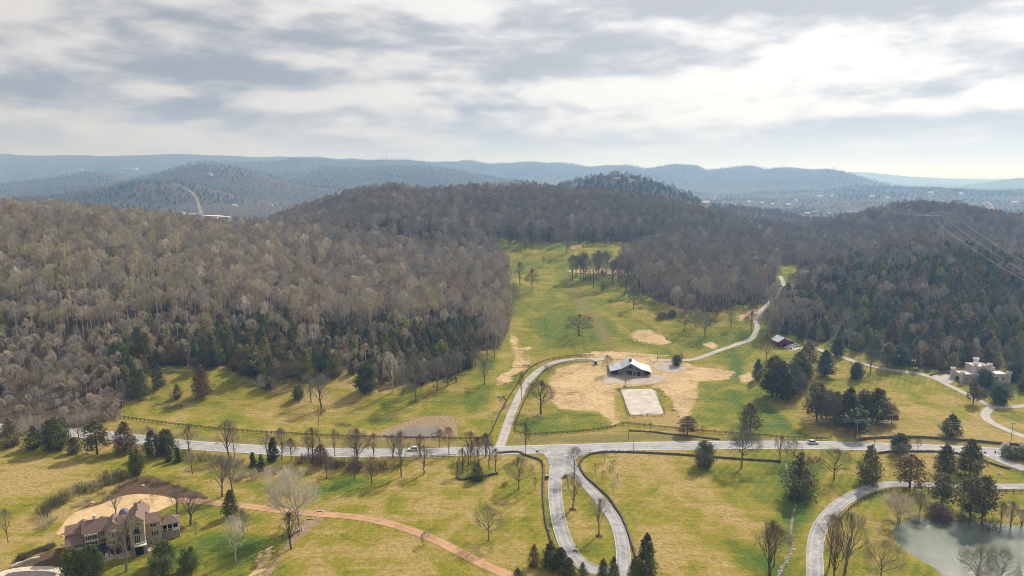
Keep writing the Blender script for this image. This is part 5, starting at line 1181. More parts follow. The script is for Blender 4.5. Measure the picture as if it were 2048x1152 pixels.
def gable(parent, x0, x1, y0, y1, ze, zr, axis, mat, oh=.45, th=.18, name='roof'):
    """two roof slabs; axis = direction of the ridge"""
    m = MB()
    if axis == 'y':
        xm = (x0 + x1) / 2; sl = (zr - ze) / (xm - x0); a0, a1 = x0 - oh, x1 + oh; b0, b1 = y0 - oh, y1 + oh; zl = ze - sl * oh
        pr = [(a0, zl), (xm, zr), (a1, zl), (a1, zl + th), (xm, zr + th), (a0, zl + th)]
        vs = [(x, y, z) for y in (b0, b1) for x, z in pr]
    else:
        ym = (y0 + y1) / 2; sl = (zr - ze) / (ym - y0); a0, a1 = y0 - oh, y1 + oh; b0, b1 = x0 - oh, x1 + oh; zl = ze - sl * oh
        pr = [(a0, zl), (ym, zr), (a1, zl), (a1, zl + th), (ym, zr + th), (a0, zl + th)]
        vs = [(x, y, z) for x in (b0, b1) for y, z in pr]
    fs = [(0, 1, 4, 5), (1, 2, 3, 4), (6 + 5, 6 + 4, 6 + 1, 6 + 0), (6 + 4, 6 + 3, 6 + 2, 6 + 1)] + [(i, (i + 1) % 6, 6 + (i + 1) % 6, 6 + i) for i in range(6)]
    m.add(vs, fs); return m.build(name, M_(mat), parent)
def gwalls(parent, x0, x1, y0, y1, z0, ze, zr, axis, mat, name='wall'):
    """walls with gable ends up to the ridge"""
    m = MB()
    if axis == 'y':
        xm = (x0 + x1) / 2; pr = [(x0, z0), (x1, z0), (x1, ze), (xm, zr), (x0, ze)]; vs = [(x, y, z) for y in (y0, y1) for x, z in pr]
    else:
        ym = (y0 + y1) / 2; pr = [(y0, z0), (y1, z0), (y1, ze), (ym, zr), (y0, ze)]; vs = [(x, y, z) for x in (x0, x1) for y, z in pr]
    m.add(vs, [(0, 1, 2, 3, 4), (9, 8, 7, 6, 5)] + [(i, (i + 1) % 5, 5 + (i + 1) % 5, 5 + i) for i in range(5)])
    return m.build(name, M_(mat), parent)
def hip(parent, x0, x1, y0, y1, ze, zr, mat, oh=.45, name='roof', th=.16):
    a0, a1, b0, b1 = x0 - oh, x1 + oh, y0 - oh, y1 + oh; w_, d_ = a1 - a0, b1 - b0; ym, xm = (b0 + b1) / 2, (a0 + a1) / 2
    if w_ >= d_: r0, r1 = (a0 + d_ / 2, ym), (a1 - d_ / 2, ym)
    else: r0, r1 = (xm, b0 + w_ / 2), (xm, b1 - w_ / 2)
    z = ze - .15; m = MB()
    vs = [(a0, b0, z), (a1, b0, z), (a1, b1, z), (a0, b1, z), (a0, b0, z + th), (a1, b0, z + th), (a1, b1, z + th), (a0, b1, z + th), (*r0, zr), (*r1, zr)]
    top = [(4, 5, 9, 8), (5, 6, 9), (6, 7, 8, 9), (7, 4, 8)] if w_ >= d_ else [(4, 5, 8), (5, 6, 9, 8), (6, 7, 9), (7, 4, 8, 9)]
    m.add(vs, [(3, 2, 1, 0), (0, 1, 5, 4), (1, 2, 6, 5), (2, 3, 7, 6), (3, 0, 4, 7)] + top)
    return m.build(name, M_(mat), parent)
def box(parent, name, mat, *a): m = MB(); m.box(*a); return m.build(name, M_(mat), parent)
def window(parent, x, y, z, w_, h, panes=2, side='f', shut=False, arch=False):
    """framed window on a front (f) or right (r) face; pane and mullions are its own pieces"""
    t = .09; fr = MB(); pn = MB()
    def put(m, a0, a1, c0, c1, d0, d1):
        if side == 'f': m.box(x + a0, x + a1, y + d0, y + d1, z + c0, z + c1)
        else: m.box(x - d1, x - d0, y + a0, y + a1, z + c0, z + c1)
    for a in ((-w_ / 2 - t, -w_ / 2, -t, h + t), (w_ / 2, w_ / 2 + t, -t, h + t), (-w_ / 2, w_ / 2, -t, 0), (-w_ / 2, w_ / 2, h, h + t)): put(fr, *a, -.12, .05)
    for i in range(1, panes): c = -w_ / 2 + w_ * i / panes; put(fr, c - .045, c + .045, 0, h, -.10, .04)
    put(pn, -w_ / 2, w_ / 2, 0, h, -.04, .05)
    o = fr.build('window', M_('trim_white'), parent); pn.build('pane', M_('window_glass'), o)
    if shut:
        for s in (-1, 1):
            m = MB(); c = s * (w_ / 2 + .42); put(m, c - .28, c + .28, -.05, h + .05, -.10, .02); m.build('shutter', M_('shutter'), o)
    return o
# --- the mansion
A = at(293, 1107)
H1 = thing('mansion', 'large tan stucco mansion with brown roofs, gables and stone base at lower left', 'house', A, R(26))
H1.scale = (.72, .80, .96)
gwalls(H1, -5.8, 0, 0, 12, -.5, 12.0, 13.9, 'y', 'stucco'); gable(H1, -5.8, 0, 0, 12, 12.0, 13.9, 'y', 'mansion_roof')
box(H1, 'stone_base', 'stone', -5.95, .15, -.15, 8, -.5, 3.6)
box(H1, 'terrace_opening', 'void_shade', -4.6, -1.0, -.19, .6, .1, 2.9)
box(H1, 'balcony', 'trim_white', -4.4, .6, -1.7, -.16, 3.6, 3.85)
for i in range(9): box(H1, 'baluster', 'trim_white', -4.3 + i * .6, -4.2 + i * .6, -1.65, -1.55, 3.85, 4.75)
box(H1, 'handrail', 'trim_white', -4.4, .6, -1.7, -1.5, 4.75, 4.9)
for x in (-4.3, .4): box(H1, 'column', 'stone', x - .25, x + .25, -1.7, -1.2, -.4, 3.6)
window(H1, -2.9, -.02, 4.1, 2.2, 3.0, 3); window(H1, -2.9, -.02, 8.6, 1.1, 1.9, 2); window(H1, -2.9, -.02, 12.0, .8, .8, 1)
box(H1, 'juliet_balcony', 'wrought_iron', -3.9, -1.9, -.7, -.05, 8.3, 9.2); box(H1, 'lintel', 'dark_timber', -4.3, -1.5, -.16, -.02, 10.8, 11.05); box(H1, 'lintel', 'dark_timber', -4.5, -1.3, -.16, -.02, 7.6, 7.9)
for y in (2.5, 6.5): window(H1, .02, y, 5.0, 1.2, 1.8, 2, 'r')
box(H1, 'chimney', 'stone', -3.4, -2.2, 5.2, 6.3, 12, 16.2); box(H1, 'chimney_cap', 'mansion_roof', -3.6, -2.0, 5.0, 6.5, 16.2, 16.45)
# recess with balconies
gwalls(H1, -9.4, -5.8, 6, 13, -.5, 9.6, 11.6, 'x', 'stucco'); gable(H1, -10.5, -5.8, 6, 13, 9.6, 11.6, 'x', 'mansion_roof')
box(H1, 'recess', 'void_shade', -9.0, -6.0, 5.9, 6.05, .2, 7.0); box(H1, 'gallery', 'dark_timber', -9.3, -5.9, 4.6, 6.0, 6.6, 6.85); window(H1, -7.6, 5.98, 7.4, 1.5, 1.5, 3)
box(H1, 'gallery_rail', 'wrought_iron', -9.3, -5.9, 4.6, 4.68, 6.85, 7.7); box(H1, 'gallery', 'dark_timber', -9.3, -5.9, 4.6, 6.0, 3.4, 3.65)
# turret bay
gwalls(H1, -15.6, -9.4, 6.2, 13.2, -.5, 9.0, 11.2, 'y', 'stucco'); gable(H1, -15.6, -9.4, 6.2, 13.2, 9.0, 11.2, 'y', 'mansion_roof')
oct_ = [(-14.6, 6.3), (-14.3, 5.3), (-13.2, 4.5), (-11.6, 4.5), (-10.5, 5.3), (-10.2, 6.3)]
m = MB(); m.prism(oct_, 3.2, 8.6); m.build('bay', M_('stucco'), H1); m = MB(); m.prism([(x * 1.0, y + .02) for x, y in oct_], -.5, 3.2); m.build('bay_base', M_('stone'), H1)
for z in (3.9, 6.4):
    for x, y in ((-13.75, 4.86), (-12.4, 4.48), (-11.05, 4.86)): window(H1, x, y, z, .95, 1.5, 2)
for x in (-13.5, -11.3): box(H1, 'door', 'dark_timber', x - .5, x + .5, 4.3, 4.5, -.2, 2.3)
# main left range
gwalls(H1, -24.5, -15.6, 8.6, 15.6, -.5, 8.0, 10.9, 'x', 'stucco'); gable(H1, -24.5, -15.0, 8.6, 15.6, 8.0, 10.9, 'x', 'mansion_roof')
box(H1, 'box_bay', 'stucco', -23.8, -18.6, 7.6, 8.58, 3.4, 7.6); window(H1, -21.2, 7.58, 5.8, 4.3, 1.4, 6); window(H1, -21.2, 7.58, 3.9, 4.3, 1.1, 4)
window(H1, -16.9, 8.58, 6.0, 1.2, 1.7, 2); window(H1, -16.9, 8.58, 3.6, 1.3, 1.4, 2); box(H1, 'string_course', 'trim_white', -23.9, -18.5, 7.5, 7.6, 5.25, 5.5)
m = MB(); m.add([(-30.6, 4.6, 2.3), (-14.8, 4.6, 2.3), (-14.8, 8.7, 3.3), (-30.6, 8.7, 3.3), (-30.6, 4.6, 2.15), (-14.8, 4.6, 2.15), (-14.8, 8.7, 3.15), (-30.6, 8.7, 3.15)], [(0, 1, 2, 3), (7, 6, 5, 4), (0, 4, 5, 1), (1, 5, 6, 2), (2, 6, 7, 3), (3, 7, 4, 0)]); m.build('verandah_roof', M_('navy_metal'), H1)
for i in range(6): box(H1, 'verandah_post', 'trim_white', -30.3 + i * 3.0, -30.05 + i * 3.0, 4.75, 5.0, -.4, 2.2)
# left porch wing
gwalls(H1, -31, -24.5, 10.4, 16.4, -.5, 8.3, 9.9, 'x', 'stucco'); gable(H1, -31, -24.5, 10.4, 16.4, 8.3, 9.9, 'x', 'mansion_roof')
m = MB(); m.add([(-31.3, 6.6, 5.2), (-24.3, 6.6, 5.2), (-24.3, 10.5, 7.6), (-31.3, 10.5, 7.6), (-31.3, 6.6, 5.0), (-24.3, 6.6, 5.0), (-24.3, 10.5, 7.4), (-31.3, 10.5, 7.4)], [(0, 1, 2, 3), (7, 6, 5, 4), (0, 4, 5, 1), (1, 5, 6, 2), (2, 6, 7, 3), (3, 7, 4, 0)]); m.build('porch_roof', M_('mansion_roof'), H1)
box(H1, 'porch_floor', 'trim_white', -31, -24.6, 6.7, 10.4, 3.35, 3.6); box(H1, 'porch_screen', 'void_shade', -30.7, -24.8, 9.6, 10.38, 3.6, 5.3)
for x in (-30.8, -28.8, -26.8, -24.9): box(H1, 'porch_post', 'dark_timber', x - .1, x + .1, 6.75, 6.95, 3.6, 5.2)
# right range
gwalls(H1, 0, 6.2, 6.2, 13.5, -.5, 8.2, 10.2, 'x', 'stucco'); gable(H1, .3, 6.2, 6.2, 13.5, 8.2, 10.2, 'x', 'mansion_roof')
window(H1, 3.2, 6.18, 6.5, 2.3, 1.2, 3); window(H1, 3.6, 6.18, 3.2, 1.2, 1.7, 2, shut=True); box(H1, 'stone_base', 'stone', .16, 6.35, 6.02, 12, -.5, 2.4); window(H1, 1.6, 6.0, .4, .9, 1.6, 2)
# porch wing at the right
box(H1, 'stone_base', 'stone', 6.2, 13.6, 8.4, 14.5, -.5, 2.9); box(H1, 'wall', 'stucco', 6.4, 13.2, 10.8, 14.3, 2.9, 5.6); hip(H1, 5.9, 13.7, 8.2, 14.6, 5.7, 8.0, 'mansion_roof')
for x in (6.7, 8.7, 10.9, 13.2): box(H1, 'column', 'trim_white', x - .2, x + .2, 8.6, 9.0, 2.9, 5.6)
box(H1, 'handrail', 'trim_white', 6.4, 13.4, 8.55, 8.65, 3.7, 3.85); box(H1, 'porch_recess', 'void_shade', 6.8, 12.8, 10.7, 10.79, 3.0, 5.2)
# rear ranges towards the courtyard
for x0, x1 in ((-28.5, -22.5), (-21.5, -14.5)):
    box(H1, 'wall', 'stucco', x0, x1, 16.5, 23, -.5, 6.0); hip(H1, x0, x1, 15.8, 23.4, 6.0, 8.8, 'mansion_roof')
gwalls(H1, -5.0, 1.2, 12.1, 19, -.5, 9.5, 12.2, 'y', 'stucco'); gable(H1, -5.0, 1.2, 12.1, 19, 9.5, 12.2, 'y', 'mansion_roof')
m = MB(); m.cone(-8.6, 14.2, -.5, 9.6, 2.5, 2.5, 16); m.build('stair_tower', M_('stucco'), H1); m = MB(); m.cone(-8.6, 14.2, 9.6, 10.1, 2.8, 2.8, 16); m.build('tower_cornice', M_('trim_white'), H1)
m = MB(); N_ = 16
for i in range(6): a0, a1 = i * math.pi / 12, (i + 1) * math.pi / 12; m.cone(-8.6, 14.2, 10.1 + 2 * math.sin(a0), 10.1 + 2 * math.sin(a1), 2.2 * math.cos(a0), max(.05, 2.2 * math.cos(a1)), N_)
m.build('dome', M_('dome_zinc'), H1, True)
box(H1, 'chimney', 'trim_white', -20.6, -19.4, 12.0, 13.0, 9.5, 12.4)
# terrace loungers
for i, (px, py, ln) in enumerate(((213, 1114, 'left of the pair'), (223, 1112, 'right of the pair'))):
    t = thing('sun_lounger', 'white sun lounger on the mansion terrace, %s' % ln, 'lounger', at(px, py, .08), R(26), 'sun loungers on the terrace')
    box(t, 'seat', 'trim_white', -.35, .35, -.9, .5, .28, .36); m = MB(); m.add([(-.35, .5, .28), (.35, .5, .28), (.35, 1.0, .85), (-.35, 1.0, .85), (-.35, .5, .36), (.35, .5, .36), (.35, .95, .9), (-.35, .95, .9)], [(3, 2, 1, 0), (4, 5, 6, 7), (0, 1, 5, 4), (1, 2, 6, 5), (2, 3, 7, 6), (3, 0, 4, 7)]); m.build('backrest', M_('trim_white'), t)
    for x in (-.3, .3):
        for y in (-.8, .4): box(t, 'leg', 'trim_white', x - .03, x + .03, y - .03, y + .03, 0, .28)
# --- the horse barn
B = at(1221.5, 751)
H2 = thing('horse_barn', 'grey board horse barn with broad pale metal roof and cupola beside the arena', 'barn', B, R(-5))
Wb, Db = 23.6, 14.5
def barn_prof(z0, e): return [(0, z0), (Wb, z0), (Wb, 2.7), (17.6, 4.3), (11.8, 7.6), (6.0, 4.3), (0, 2.7)]
pr = [(4.2, -.6), (19.6, -.6), (19.6, 3.7), (17.6, 4.25), (11.8, 7.55), (6.0, 4.25), (4.2, 3.7)]; m = MB(); n = len(pr); m.add([(x, y, z) for y in (.6, Db - .2) for x, z in pr], [tuple(range(n)), tuple(range(2 * n - 1, n - 1, -1))] + [(i, (i + 1) % n, n + (i + 1) % n, n + i) for i in range(n)]); m.build('wall', M_('barn_boards'), H2)
for i in range(40): box(H2, 'board', 'barn_boards', 4.22 + i * .385, 4.50 + i * .385, .52, .598, -.5, min(3.6, 9) if not (6.0 < 4.3 + i * .385 < 17.6) else 4.2 + (7.5 - 4.3) * (1 - abs(4.36 + i * .385 - 11.8) / 5.8) - .15)
for a, b in (((-.5, 2.5), (6.0, 4.3)), ((6.0, 4.3), (11.8, 7.6)), ((11.8, 7.6), (17.6, 4.3)), ((17.6, 4.3), (24.1, 2.5))):
    m = MB(); m.add([(a[0], -.5, a[1]), (b[0], -.5, b[1]), (b[0], Db + .4, b[1]), (a[0], Db + .4, a[1]), (a[0], -.5, a[1] + .12), (b[0], -.5, b[1] + .12), (b[0], Db + .4, b[1] + .12), (a[0], Db + .4, a[1] + .12)], [(3, 2, 1, 0), (4, 5, 6, 7), (0, 1, 5, 4), (1, 2, 6, 5), (2, 3, 7, 6), (3, 0, 4, 7)])
    ro = m.build('roof_panel', M_('barn_metal'), H2)
box(H2, 'cupola', 'cupola_blue', 11.0, 12.6, 5.2, 6.6, 6.8, 8.9); hip(H2, 11.0, 12.6, 5.2, 6.6, 8.95, 9.7, 'barn_metal', .25, 'cupola_roof')
for x0, x1, z1 in ((9.3, 12.6, 2.9), (15.6, 17.2, 2.6), (13.4, 14.2, 2.3)): box(H2, 'doorway', 'void_shade', x0, x1, .44, .515, -.4, z1)
for x in (13.0, 14.7): box(H2, 'door', 'trim_white', x, x + .3, .40, .5, -.4, 2.9)
box(H2, 'loft_door', 'dark_timber', 10.6, 12.4, .44, .515, 4.6, 5.9)
for x0, x1 in ((.3, 4.15), (19.65, 23.3)): box(H2, 'stall_wall', 'dark_timber', x0, x1, 3.0, 3.2, -.6, 2.7); box(H2, 'stall_rail', 'dark_timber', x0, x1, .6, .7, .8, 1.1)
for x in (.2, 2.2, 21.6, 23.4):
    for y in (.3, 5, 9.5, Db - .4): box(H2, 'post', 'dark_timber', x - .1, x + .1, y - .1, y + .1, -.6, 2.7 if x in (.2, 23.4) else 3.2)
# --- castle-like house
Cc = at(1923, 765); H3 = thing('castle_house', 'pale pinkish stone house with round castle towers and flat white roofs', 'house', Cc, R(0))
def merlons(x, y, r_, z, n=8):
    m = MB()
    for i in range(n):
        a = 2 * math.pi * i / n; m.box(x + math.cos(a) * r_ - .28, x + math.cos(a) * r_ + .28, y + math.sin(a) * r_ - .28, y + math.sin(a) * r_ + .28, z, z + .55)
    return m
def tower(x, y, r_, z, k_=None):
    m = MB(); m.cone(x, y, -.6, z - .9, r_, r_, 14); o = m.build('tower', M_('castle_stone'), H3); m = MB(); m.cone(x, y, z - .9, z - .5, r_, r_ * 1.25, 14); m.cone(x, y, z - .5, z, r_ * 1.25, r_ * 1.25, 14); m.build('tower_head', M_('castle_roof'), o); merlons(x, y, r_ * 1.05, z).build('merlons', M_('castle_roof'), o)
def block(x0, x1, y0, y1, z0, z1):
    o = box(H3, 'wall', 'castle_stone', x0, x1, y0, y1, z0, z1); m = MB()
    for a in ((x0 - .1, x1 + .1, y0 - .12, y0 + .25), (x0 - .1, x1 + .1, y1 - .25, y1 + .12), (x0 - .12, x0 + .25, y0 + .25, y1 - .25), (x1 - .25, x1 + .12, y0 + .25, y1 - .25)): m.box(*a, z1, z1 + .55)
    m.build('parapet', M_('castle_stone'), o); m = MB(); m.box(x0 + .25, x1 - .25, y0 + .25, y1 - .25, z1, z1 + .1); m.build('flat_roof', M_('castle_roof'), o); return o
block(.2, 9.5, .2, 8.4, -.6, 4.3); block(9.5, 18.2, 3.6, 12.6, -.6, 8.0); block(18.2, 27.2, .6, 8.6, -.6, 4.4); block(19.8, 24.5, 8.7, 12.8, -.6, 6.0)
tower(0, 0, 1.05, 5.9); tower(0, 8.6, 1.05, 6.0); tower(27.4, .6, 1.05, 5.9); tower(9.5, 3.6, .95, 10.2); tower(18.2, 4.2, 1.05, 9.6); tower(14.8, 3.4, 1.4, 9.4); tower(15.6, 12.4, 1.3, 10.8)
for x, z in ((2.8, 1.2), (6.4, 1.2)): window(H3, x, .18, z, 1.0, 1.6, 2)
for x in (20.5, 24.2): window(H3, x, .58, 1.3, 1.3, 1.7, 2)
for x in (11.6, 16.6): window(H3, x, 3.58, 5.0, 1.0, 1.6, 2)
box(H3, 'garage_door', 'shutter', .1, .19, 2.6, 5.4, -.4, 2.6)
# --- purple barn
Pb = at(1556, 694); H4 = thing('purple_barn', 'small purple board barn with pale tin roof behind trees at right', 'barn', Pb, R(11))
gwalls(H4, 0, 9.0, 0, 8.5, -.6, 3.4, 6.0, 'y', 'purple_boards'); gable(H4, 0, 9.0, 0, 8.5, 3.4, 6.0, 'y', 'tin_roof', .35)
box(H4, 'lean_to_wall', 'purple_boards', 9.0, 12.6, 2.5, 8.5, -.6, 2.7); m = MB(); m.add([(9.3, 2.1, 4.1), (13.0, 2.1, 2.7), (13.0, 8.9, 2.7), (9.3, 8.9, 4.1), (9.3, 2.1, 3.95), (13.0, 2.1, 2.55), (13.0, 8.9, 2.55), (9.3, 8.9, 3.95)], [(0, 1, 2, 3), (7, 6, 5, 4), (0, 4, 5, 1), (1, 5, 6, 2), (2, 6, 7, 3), (3, 7, 4, 0)]); m.build('lean_to_roof', M_('tin_roof'), H4)
box(H4, 'doorway', 'void_shade', 3.2, 5.8, -.06, .02, -.5, 2.8)
# --- far buildings of the valley
plain('far_wall_white', (0.72, 0.70, 0.66), (0.6, 0.58, 0.55), .1); plain('far_wall_tan', (0.50, 0.40, 0.29), (0.42, 0.34, 0.25), .1); plain('far_roof_grey', (0.30, 0.30, 0.31), (0.24, 0.24, 0.25), .1); plain('far_roof_light', (0.66, 0.66, 0.66), (0.56, 0.56, 0.57), .1)
for px, py, w_, d_, h, wm, rm, flat, lab in FARB:
    p = at(px, py); t = thing('valley_house' if w_ < 40 else 'valley_hall', lab, 'house' if w_ < 40 else 'building', p, R(random.uniform(-15, 15)))
    lift = 0
    box(t, 'wall', wm, -w_ / 2, w_ / 2, 0, d_, -3, h + lift)
    if flat: box(t, 'roof', rm, -w_ / 2 - .6, w_ / 2 + .6, -.6, d_ + .6, h + lift, h + lift + 1.0)
    else: gable(t, -w_ / 2, w_ / 2, 0, d_, h + lift, h + lift + d_ * .34, 'x', rm, .6, .4)
# ------------------------------------------------------------------ fences, walls, poles, vehicles, small things
plain('fence_board', (0.075, 0.062, 0.05), (0.045, 0.038, 0.032), 2, .9)
plain('grey_board', (0.30, 0.265, 0.22), (0.20, 0.175, 0.15), 2, .9)
plain('field_stone', (0.20, 0.17, 0.135), (0.085, 0.072, 0.058), 1.6, .95, bump=.08)
plain('pale_rock', (0.44, 0.39, 0.33), (0.28, 0.24, 0.20), 1.2, .9, bump=.05)
plain('pole_wood', (0.34, 0.28, 0.22), (0.22, 0.18, 0.14), 1.5, .9)
plain('wire', (0.55, 0.56, 0.58), (0.45, 0.46, 0.48), 1, .4, .6)
plain('galvanised', (0.52, 0.54, 0.56), (0.42, 0.44, 0.46), 1, .45, .6)
plain('dead_wood', (0.50, 0.45, 0.385), (0.34, 0.295, 0.25), 1.2, .9)
plain('car_white', (0.80, 0.80, 0.79), (0.76, 0.76, 0.75), 2, .25, 0, spec=.6); plain('car_silver_blue', (0.62, 0.66, 0.74), (0.58, 0.62, 0.70), 2, .25, .3, spec=.6)
plain('tyre', (0.02, 0.02, 0.02), (0.014, 0.014, 0.014), 2, .9); plain('rim', (0.45, 0.46, 0.47), (0.4, 0.41, 0.42), 2, .35, .8)
plain('tail_red', (0.45, 0.02, 0.015), (0.4, 0.015, 0.01), 2, .3); plain('head_lamp', (0.8, 0.82, 0.85), (0.7, 0.72, 0.75), 2, .2)
plain('toilet_blue', (0.035, 0.05, 0.16), (0.025, 0.035, 0.12), 1, .5); plain('sign_dark', (0.07, 0.06, 0.05), None, 1, .6); plain('concrete', (0.55, 0.52, 0.48), (0.42, 0.40, 0.37), .7, .9)
plain('stream_bed', (0.17, 0.15, 0.09), (0.08, 0.085, 0.04), .9, .7)
plain('mulch_chip', (0.10, 0.055, 0.04), (0.06, 0.033, 0.025), 3, .95)
plain('cover_mesh', (0.12, 0.105, 0.115), (0.085, 0.075, 0.085), .8, .8); plain('pool_stone', (0.60, 0.53, 0.43), (0.45, 0.39, 0.31), .8, .9)
POSTM = {}
def fence(pix, label, mat='fence_board', h=1.35, rails=(.45, .8, 1.15), gap=2.5, rail_h=.16, cat='fence', name='board_fence'):
    S = spline(polyw(pix), .6); L = np.concatenate([[0], np.cumsum(np.linalg.norm(np.diff(S, axis=0), axis=1))])
    o = S[0]; t = thing(name, label, cat, (o[0], o[1], float(height(*o))))
    key = (mat, h)
    if key not in POSTM: m = MB(); m.box(-.09, .09, -.09, .09, -.4, h + .1); POSTM[key] = mesh_of('fence_post', m.v, m.f, MATS[mat])
    n = max(2, int(L[-1] / gap)); K = []
    for i in range(n + 1):
        s = L[-1] * i / n; x = np.interp(s, L, S[:, 0]); y = np.interp(s, L, S[:, 1]); z = float(height(x, y)); K.append((x - o[0], y - o[1], z - t.location.z))
        link('post', POSTM[key], t, K[-1])
    K = np.array(K); Nn = normals(K[:, :2])
    for rz in rails:
        m = MB(); n_ = len(K)
        vs = [(K[i, 0] + Nn[i, 0] * s, K[i, 1] + Nn[i, 1] * s, K[i, 2] + rz + q) for s, q in ((-.03, 0), (.03, 0), (.03, rail_h), (-.03, rail_h)) for i in range(n_)]
        m.add(vs, [(a * n_ + i, ((a + 1) % 4) * n_ + i, ((a + 1) % 4) * n_ + i + 1, a * n_ + i + 1) for a in range(4) for i in range(n_ - 1)]); m.build('rail', MATS[mat], t)
    return t
fence([(228, 832), (250, 837), (330, 848), (420, 858), (520, 866), (620, 872), (700, 875), (800, 878), (900, 879), (964, 879), (978, 873)], 'long dark board fence along the far verge of the road below the left field')
fence([(980, 872), (990, 850), (1003, 822), (1020, 793), (1039, 764), (1057, 741), (1079, 727), (1100, 720)], 'dark board fence along the left side of the barn lane')
fence([(1104, 719), (1128, 716), (1152, 713), (1187, 713)], 'dark board fence above the top of the barn lane')
fence([(1031, 850), (1046, 810), (1064, 778), (1080, 753), (1090, 742), (1113, 731), (1134, 726), (1161, 722), (1188, 724)], 'dark board fence along the right side of the barn lane')
fence([(1031, 850), (1031, 862), (1044, 870), (1070, 871), (1120, 868), (1180, 863), (1220, 857), (1238, 851)], 'dark curved board fence round the green paddock corner')
fence([(1238, 851), (1258, 850), (1330, 857), (1400, 864), (1480, 870), (1560, 876), (1640, 880), (1662, 878)], 'dark board fence in front of the arena paddock along the road')
fence([(1239, 778), (1247, 797), (1261, 832), (1295, 831), (1329, 830), (1321, 806), (1312, 784)], 'grey rail fence round the riding arena', 'grey_board', 1.2, (.5, .95), 3.5)
fence([(1678, 1044), (1702, 1018), (1734, 998), (1761, 988), (1782, 983)], 'dark rail fence along the inner bend of the pond drive')
fence([(1828, 979), (1860, 981), (1920, 984), (1991, 985), (2070, 987)], 'dark rail fence between pond drive and pond')
fence([(762, 919), (800, 918), (850, 916), (912, 914)], 'weathered board fence below the road left of the walled plot', 'grey_board')
fence([(2020, 939), (2034, 943), (2060, 951)], 'pale rail gate beside the side road', 'grey_board', 1.2, (.3, .6, .9), 2.0, cat='gate', name='rail_gate')
def stone_wall(pix, label, h=.85, w_=.6, mat='field_stone', name='stone_wall'):
    S = spline(polyw(pix), .8); Nn = normals(S); o = S[0]; z0 = float(height(*o)); r = np.random.default_rng(len(S)); n = len(S); rows = []
    for s, q in ((-.55, -.3), (-.5, .55), (-.38, 1.0), (.38, 1.0), (.5, .55), (.55, -.3)):
        P_ = S + Nn * (s * w_ + r.normal(0, .05, n))[:, None]; rows.append(np.column_stack([P_ - o, height(S[:, 0], S[:, 1]) - z0 + q * h + (r.normal(0, .09, n) if q > .4 else 0)]))
    V = np.vstack(rows); F = [(a * n + i, a * n + i + 1, (a + 1) * n + i + 1, (a + 1) * n + i) for a in range(5) for i in range(n - 1)] + [tuple(a * n for a in range(6)), tuple(a * n + n - 1 for a in range(6))[::-1]]
    ob = link(name, mesh_of(name, V, F, MATS[mat])); ob.location = (o[0], o[1], z0); return tag(ob, label, 'wall')
stone_wall([(1166, 918), (1180, 910), (1202, 906), (1246, 905), (1301, 907), (1355, 910), (1383, 912), (1437, 916), (1492, 920), (1562, 925)], 'dark dry-stone wall below the road right of the entrance')
stone_wall([(1166, 920), (1160, 928), (1163, 941), (1175, 957), (1195, 975), (1215, 993), (1230, 1013), (1246, 1040), (1258, 1070), (1266, 1095), (1273, 1116)], 'dark dry-stone wall curving along the right of the exit lane', .8, .7)
stone_wall([(995, 907), (1020, 905), (1038, 905), (1050, 911), (1066, 916), (1080, 921), (1087, 932), (1087, 960), (1087, 990), (1090, 1030), (1096, 1060), (1104, 1086)], 'dark dry-stone wall curving along the left of the entrance lane', .8, .7)
stone_wall([(1258, 862), (1300, 864), (1340, 869), (1400, 875), (1440, 880)], 'low stone wall in the grass verge before the paddock fence', .6)
stone_wall([(1756, 908), (1778, 905), (1830, 904), (1884, 905), (1914, 908), (1964, 922), (1994, 932), (2019, 939)], 'dark dry-stone wall below the road at right reaching the rail gate')
stone_wall([(1712, 882), (1742, 878), (1789, 876), (1843, 876), (1898, 880), (1953, 884), (2008, 889), (2070, 893)], 'dark dry-stone wall on the far side of the road at right', 1.1)
stone_wall([(995, 948), (975, 952), (945, 957), (918, 959), (917, 940), (917, 922)], 'mossy stone wall round the small walled plot', .9, .8)
stone_wall([(1860, 752), (1875, 748), (1903, 747)], 'dark clipped stone wall beside the castle house court', .9, .6)
stone_wall([(22, 1136), (45, 1127), (68, 1120), (80, 1117)], 'low garden wall left of the pool', .8, .6, 'concrete', 'garden_wall')
# kerbs of the entrance lanes
def kerb(S, off, a, b):
    S = S[int(a * len(S)):int(b * len(S))]; n = len(S); Nn = normals(S); rows = []
    for s, q in ((-.12, -.1), (-.12, .22), (.12, .22), (.12, -.1)): P_ = S + Nn * (off + s); rows.append(np.column_stack([P_, height(P_[:, 0], P_[:, 1]) + q]))
    tag(link('kerb', mesh_of('kerb', np.vstack(rows), [(i_ * n + i, (i_ + 1) * n + i, (i_ + 1) * n + i + 1, i_ * n + i + 1)[::-1] for i_ in range(3) for i in range(n - 1)], MATS['kerb_stone'])), kind='structure')
kerb(LEFT_S, 2.5, .3, .97); kerb(LEFT_S, -2.5, .16, .95); kerb(RIGHT_S, 2.2, .34, .9); kerb(RIGHT_S, -2.2, .34, .97); kerb(POND_S, 2.5, .45, .96)
# stop lines
for pix, w_ in (([(1128, 911), (1153, 910)], .5), ([(1956, 911), (1978, 911)], .5)):
    S = spline(polyw(pix), .8); tag(link('stop_line', ribbon_mesh('stop_line', S, w_, .13, MATS['white_paint'], 0, 2)), kind='structure')
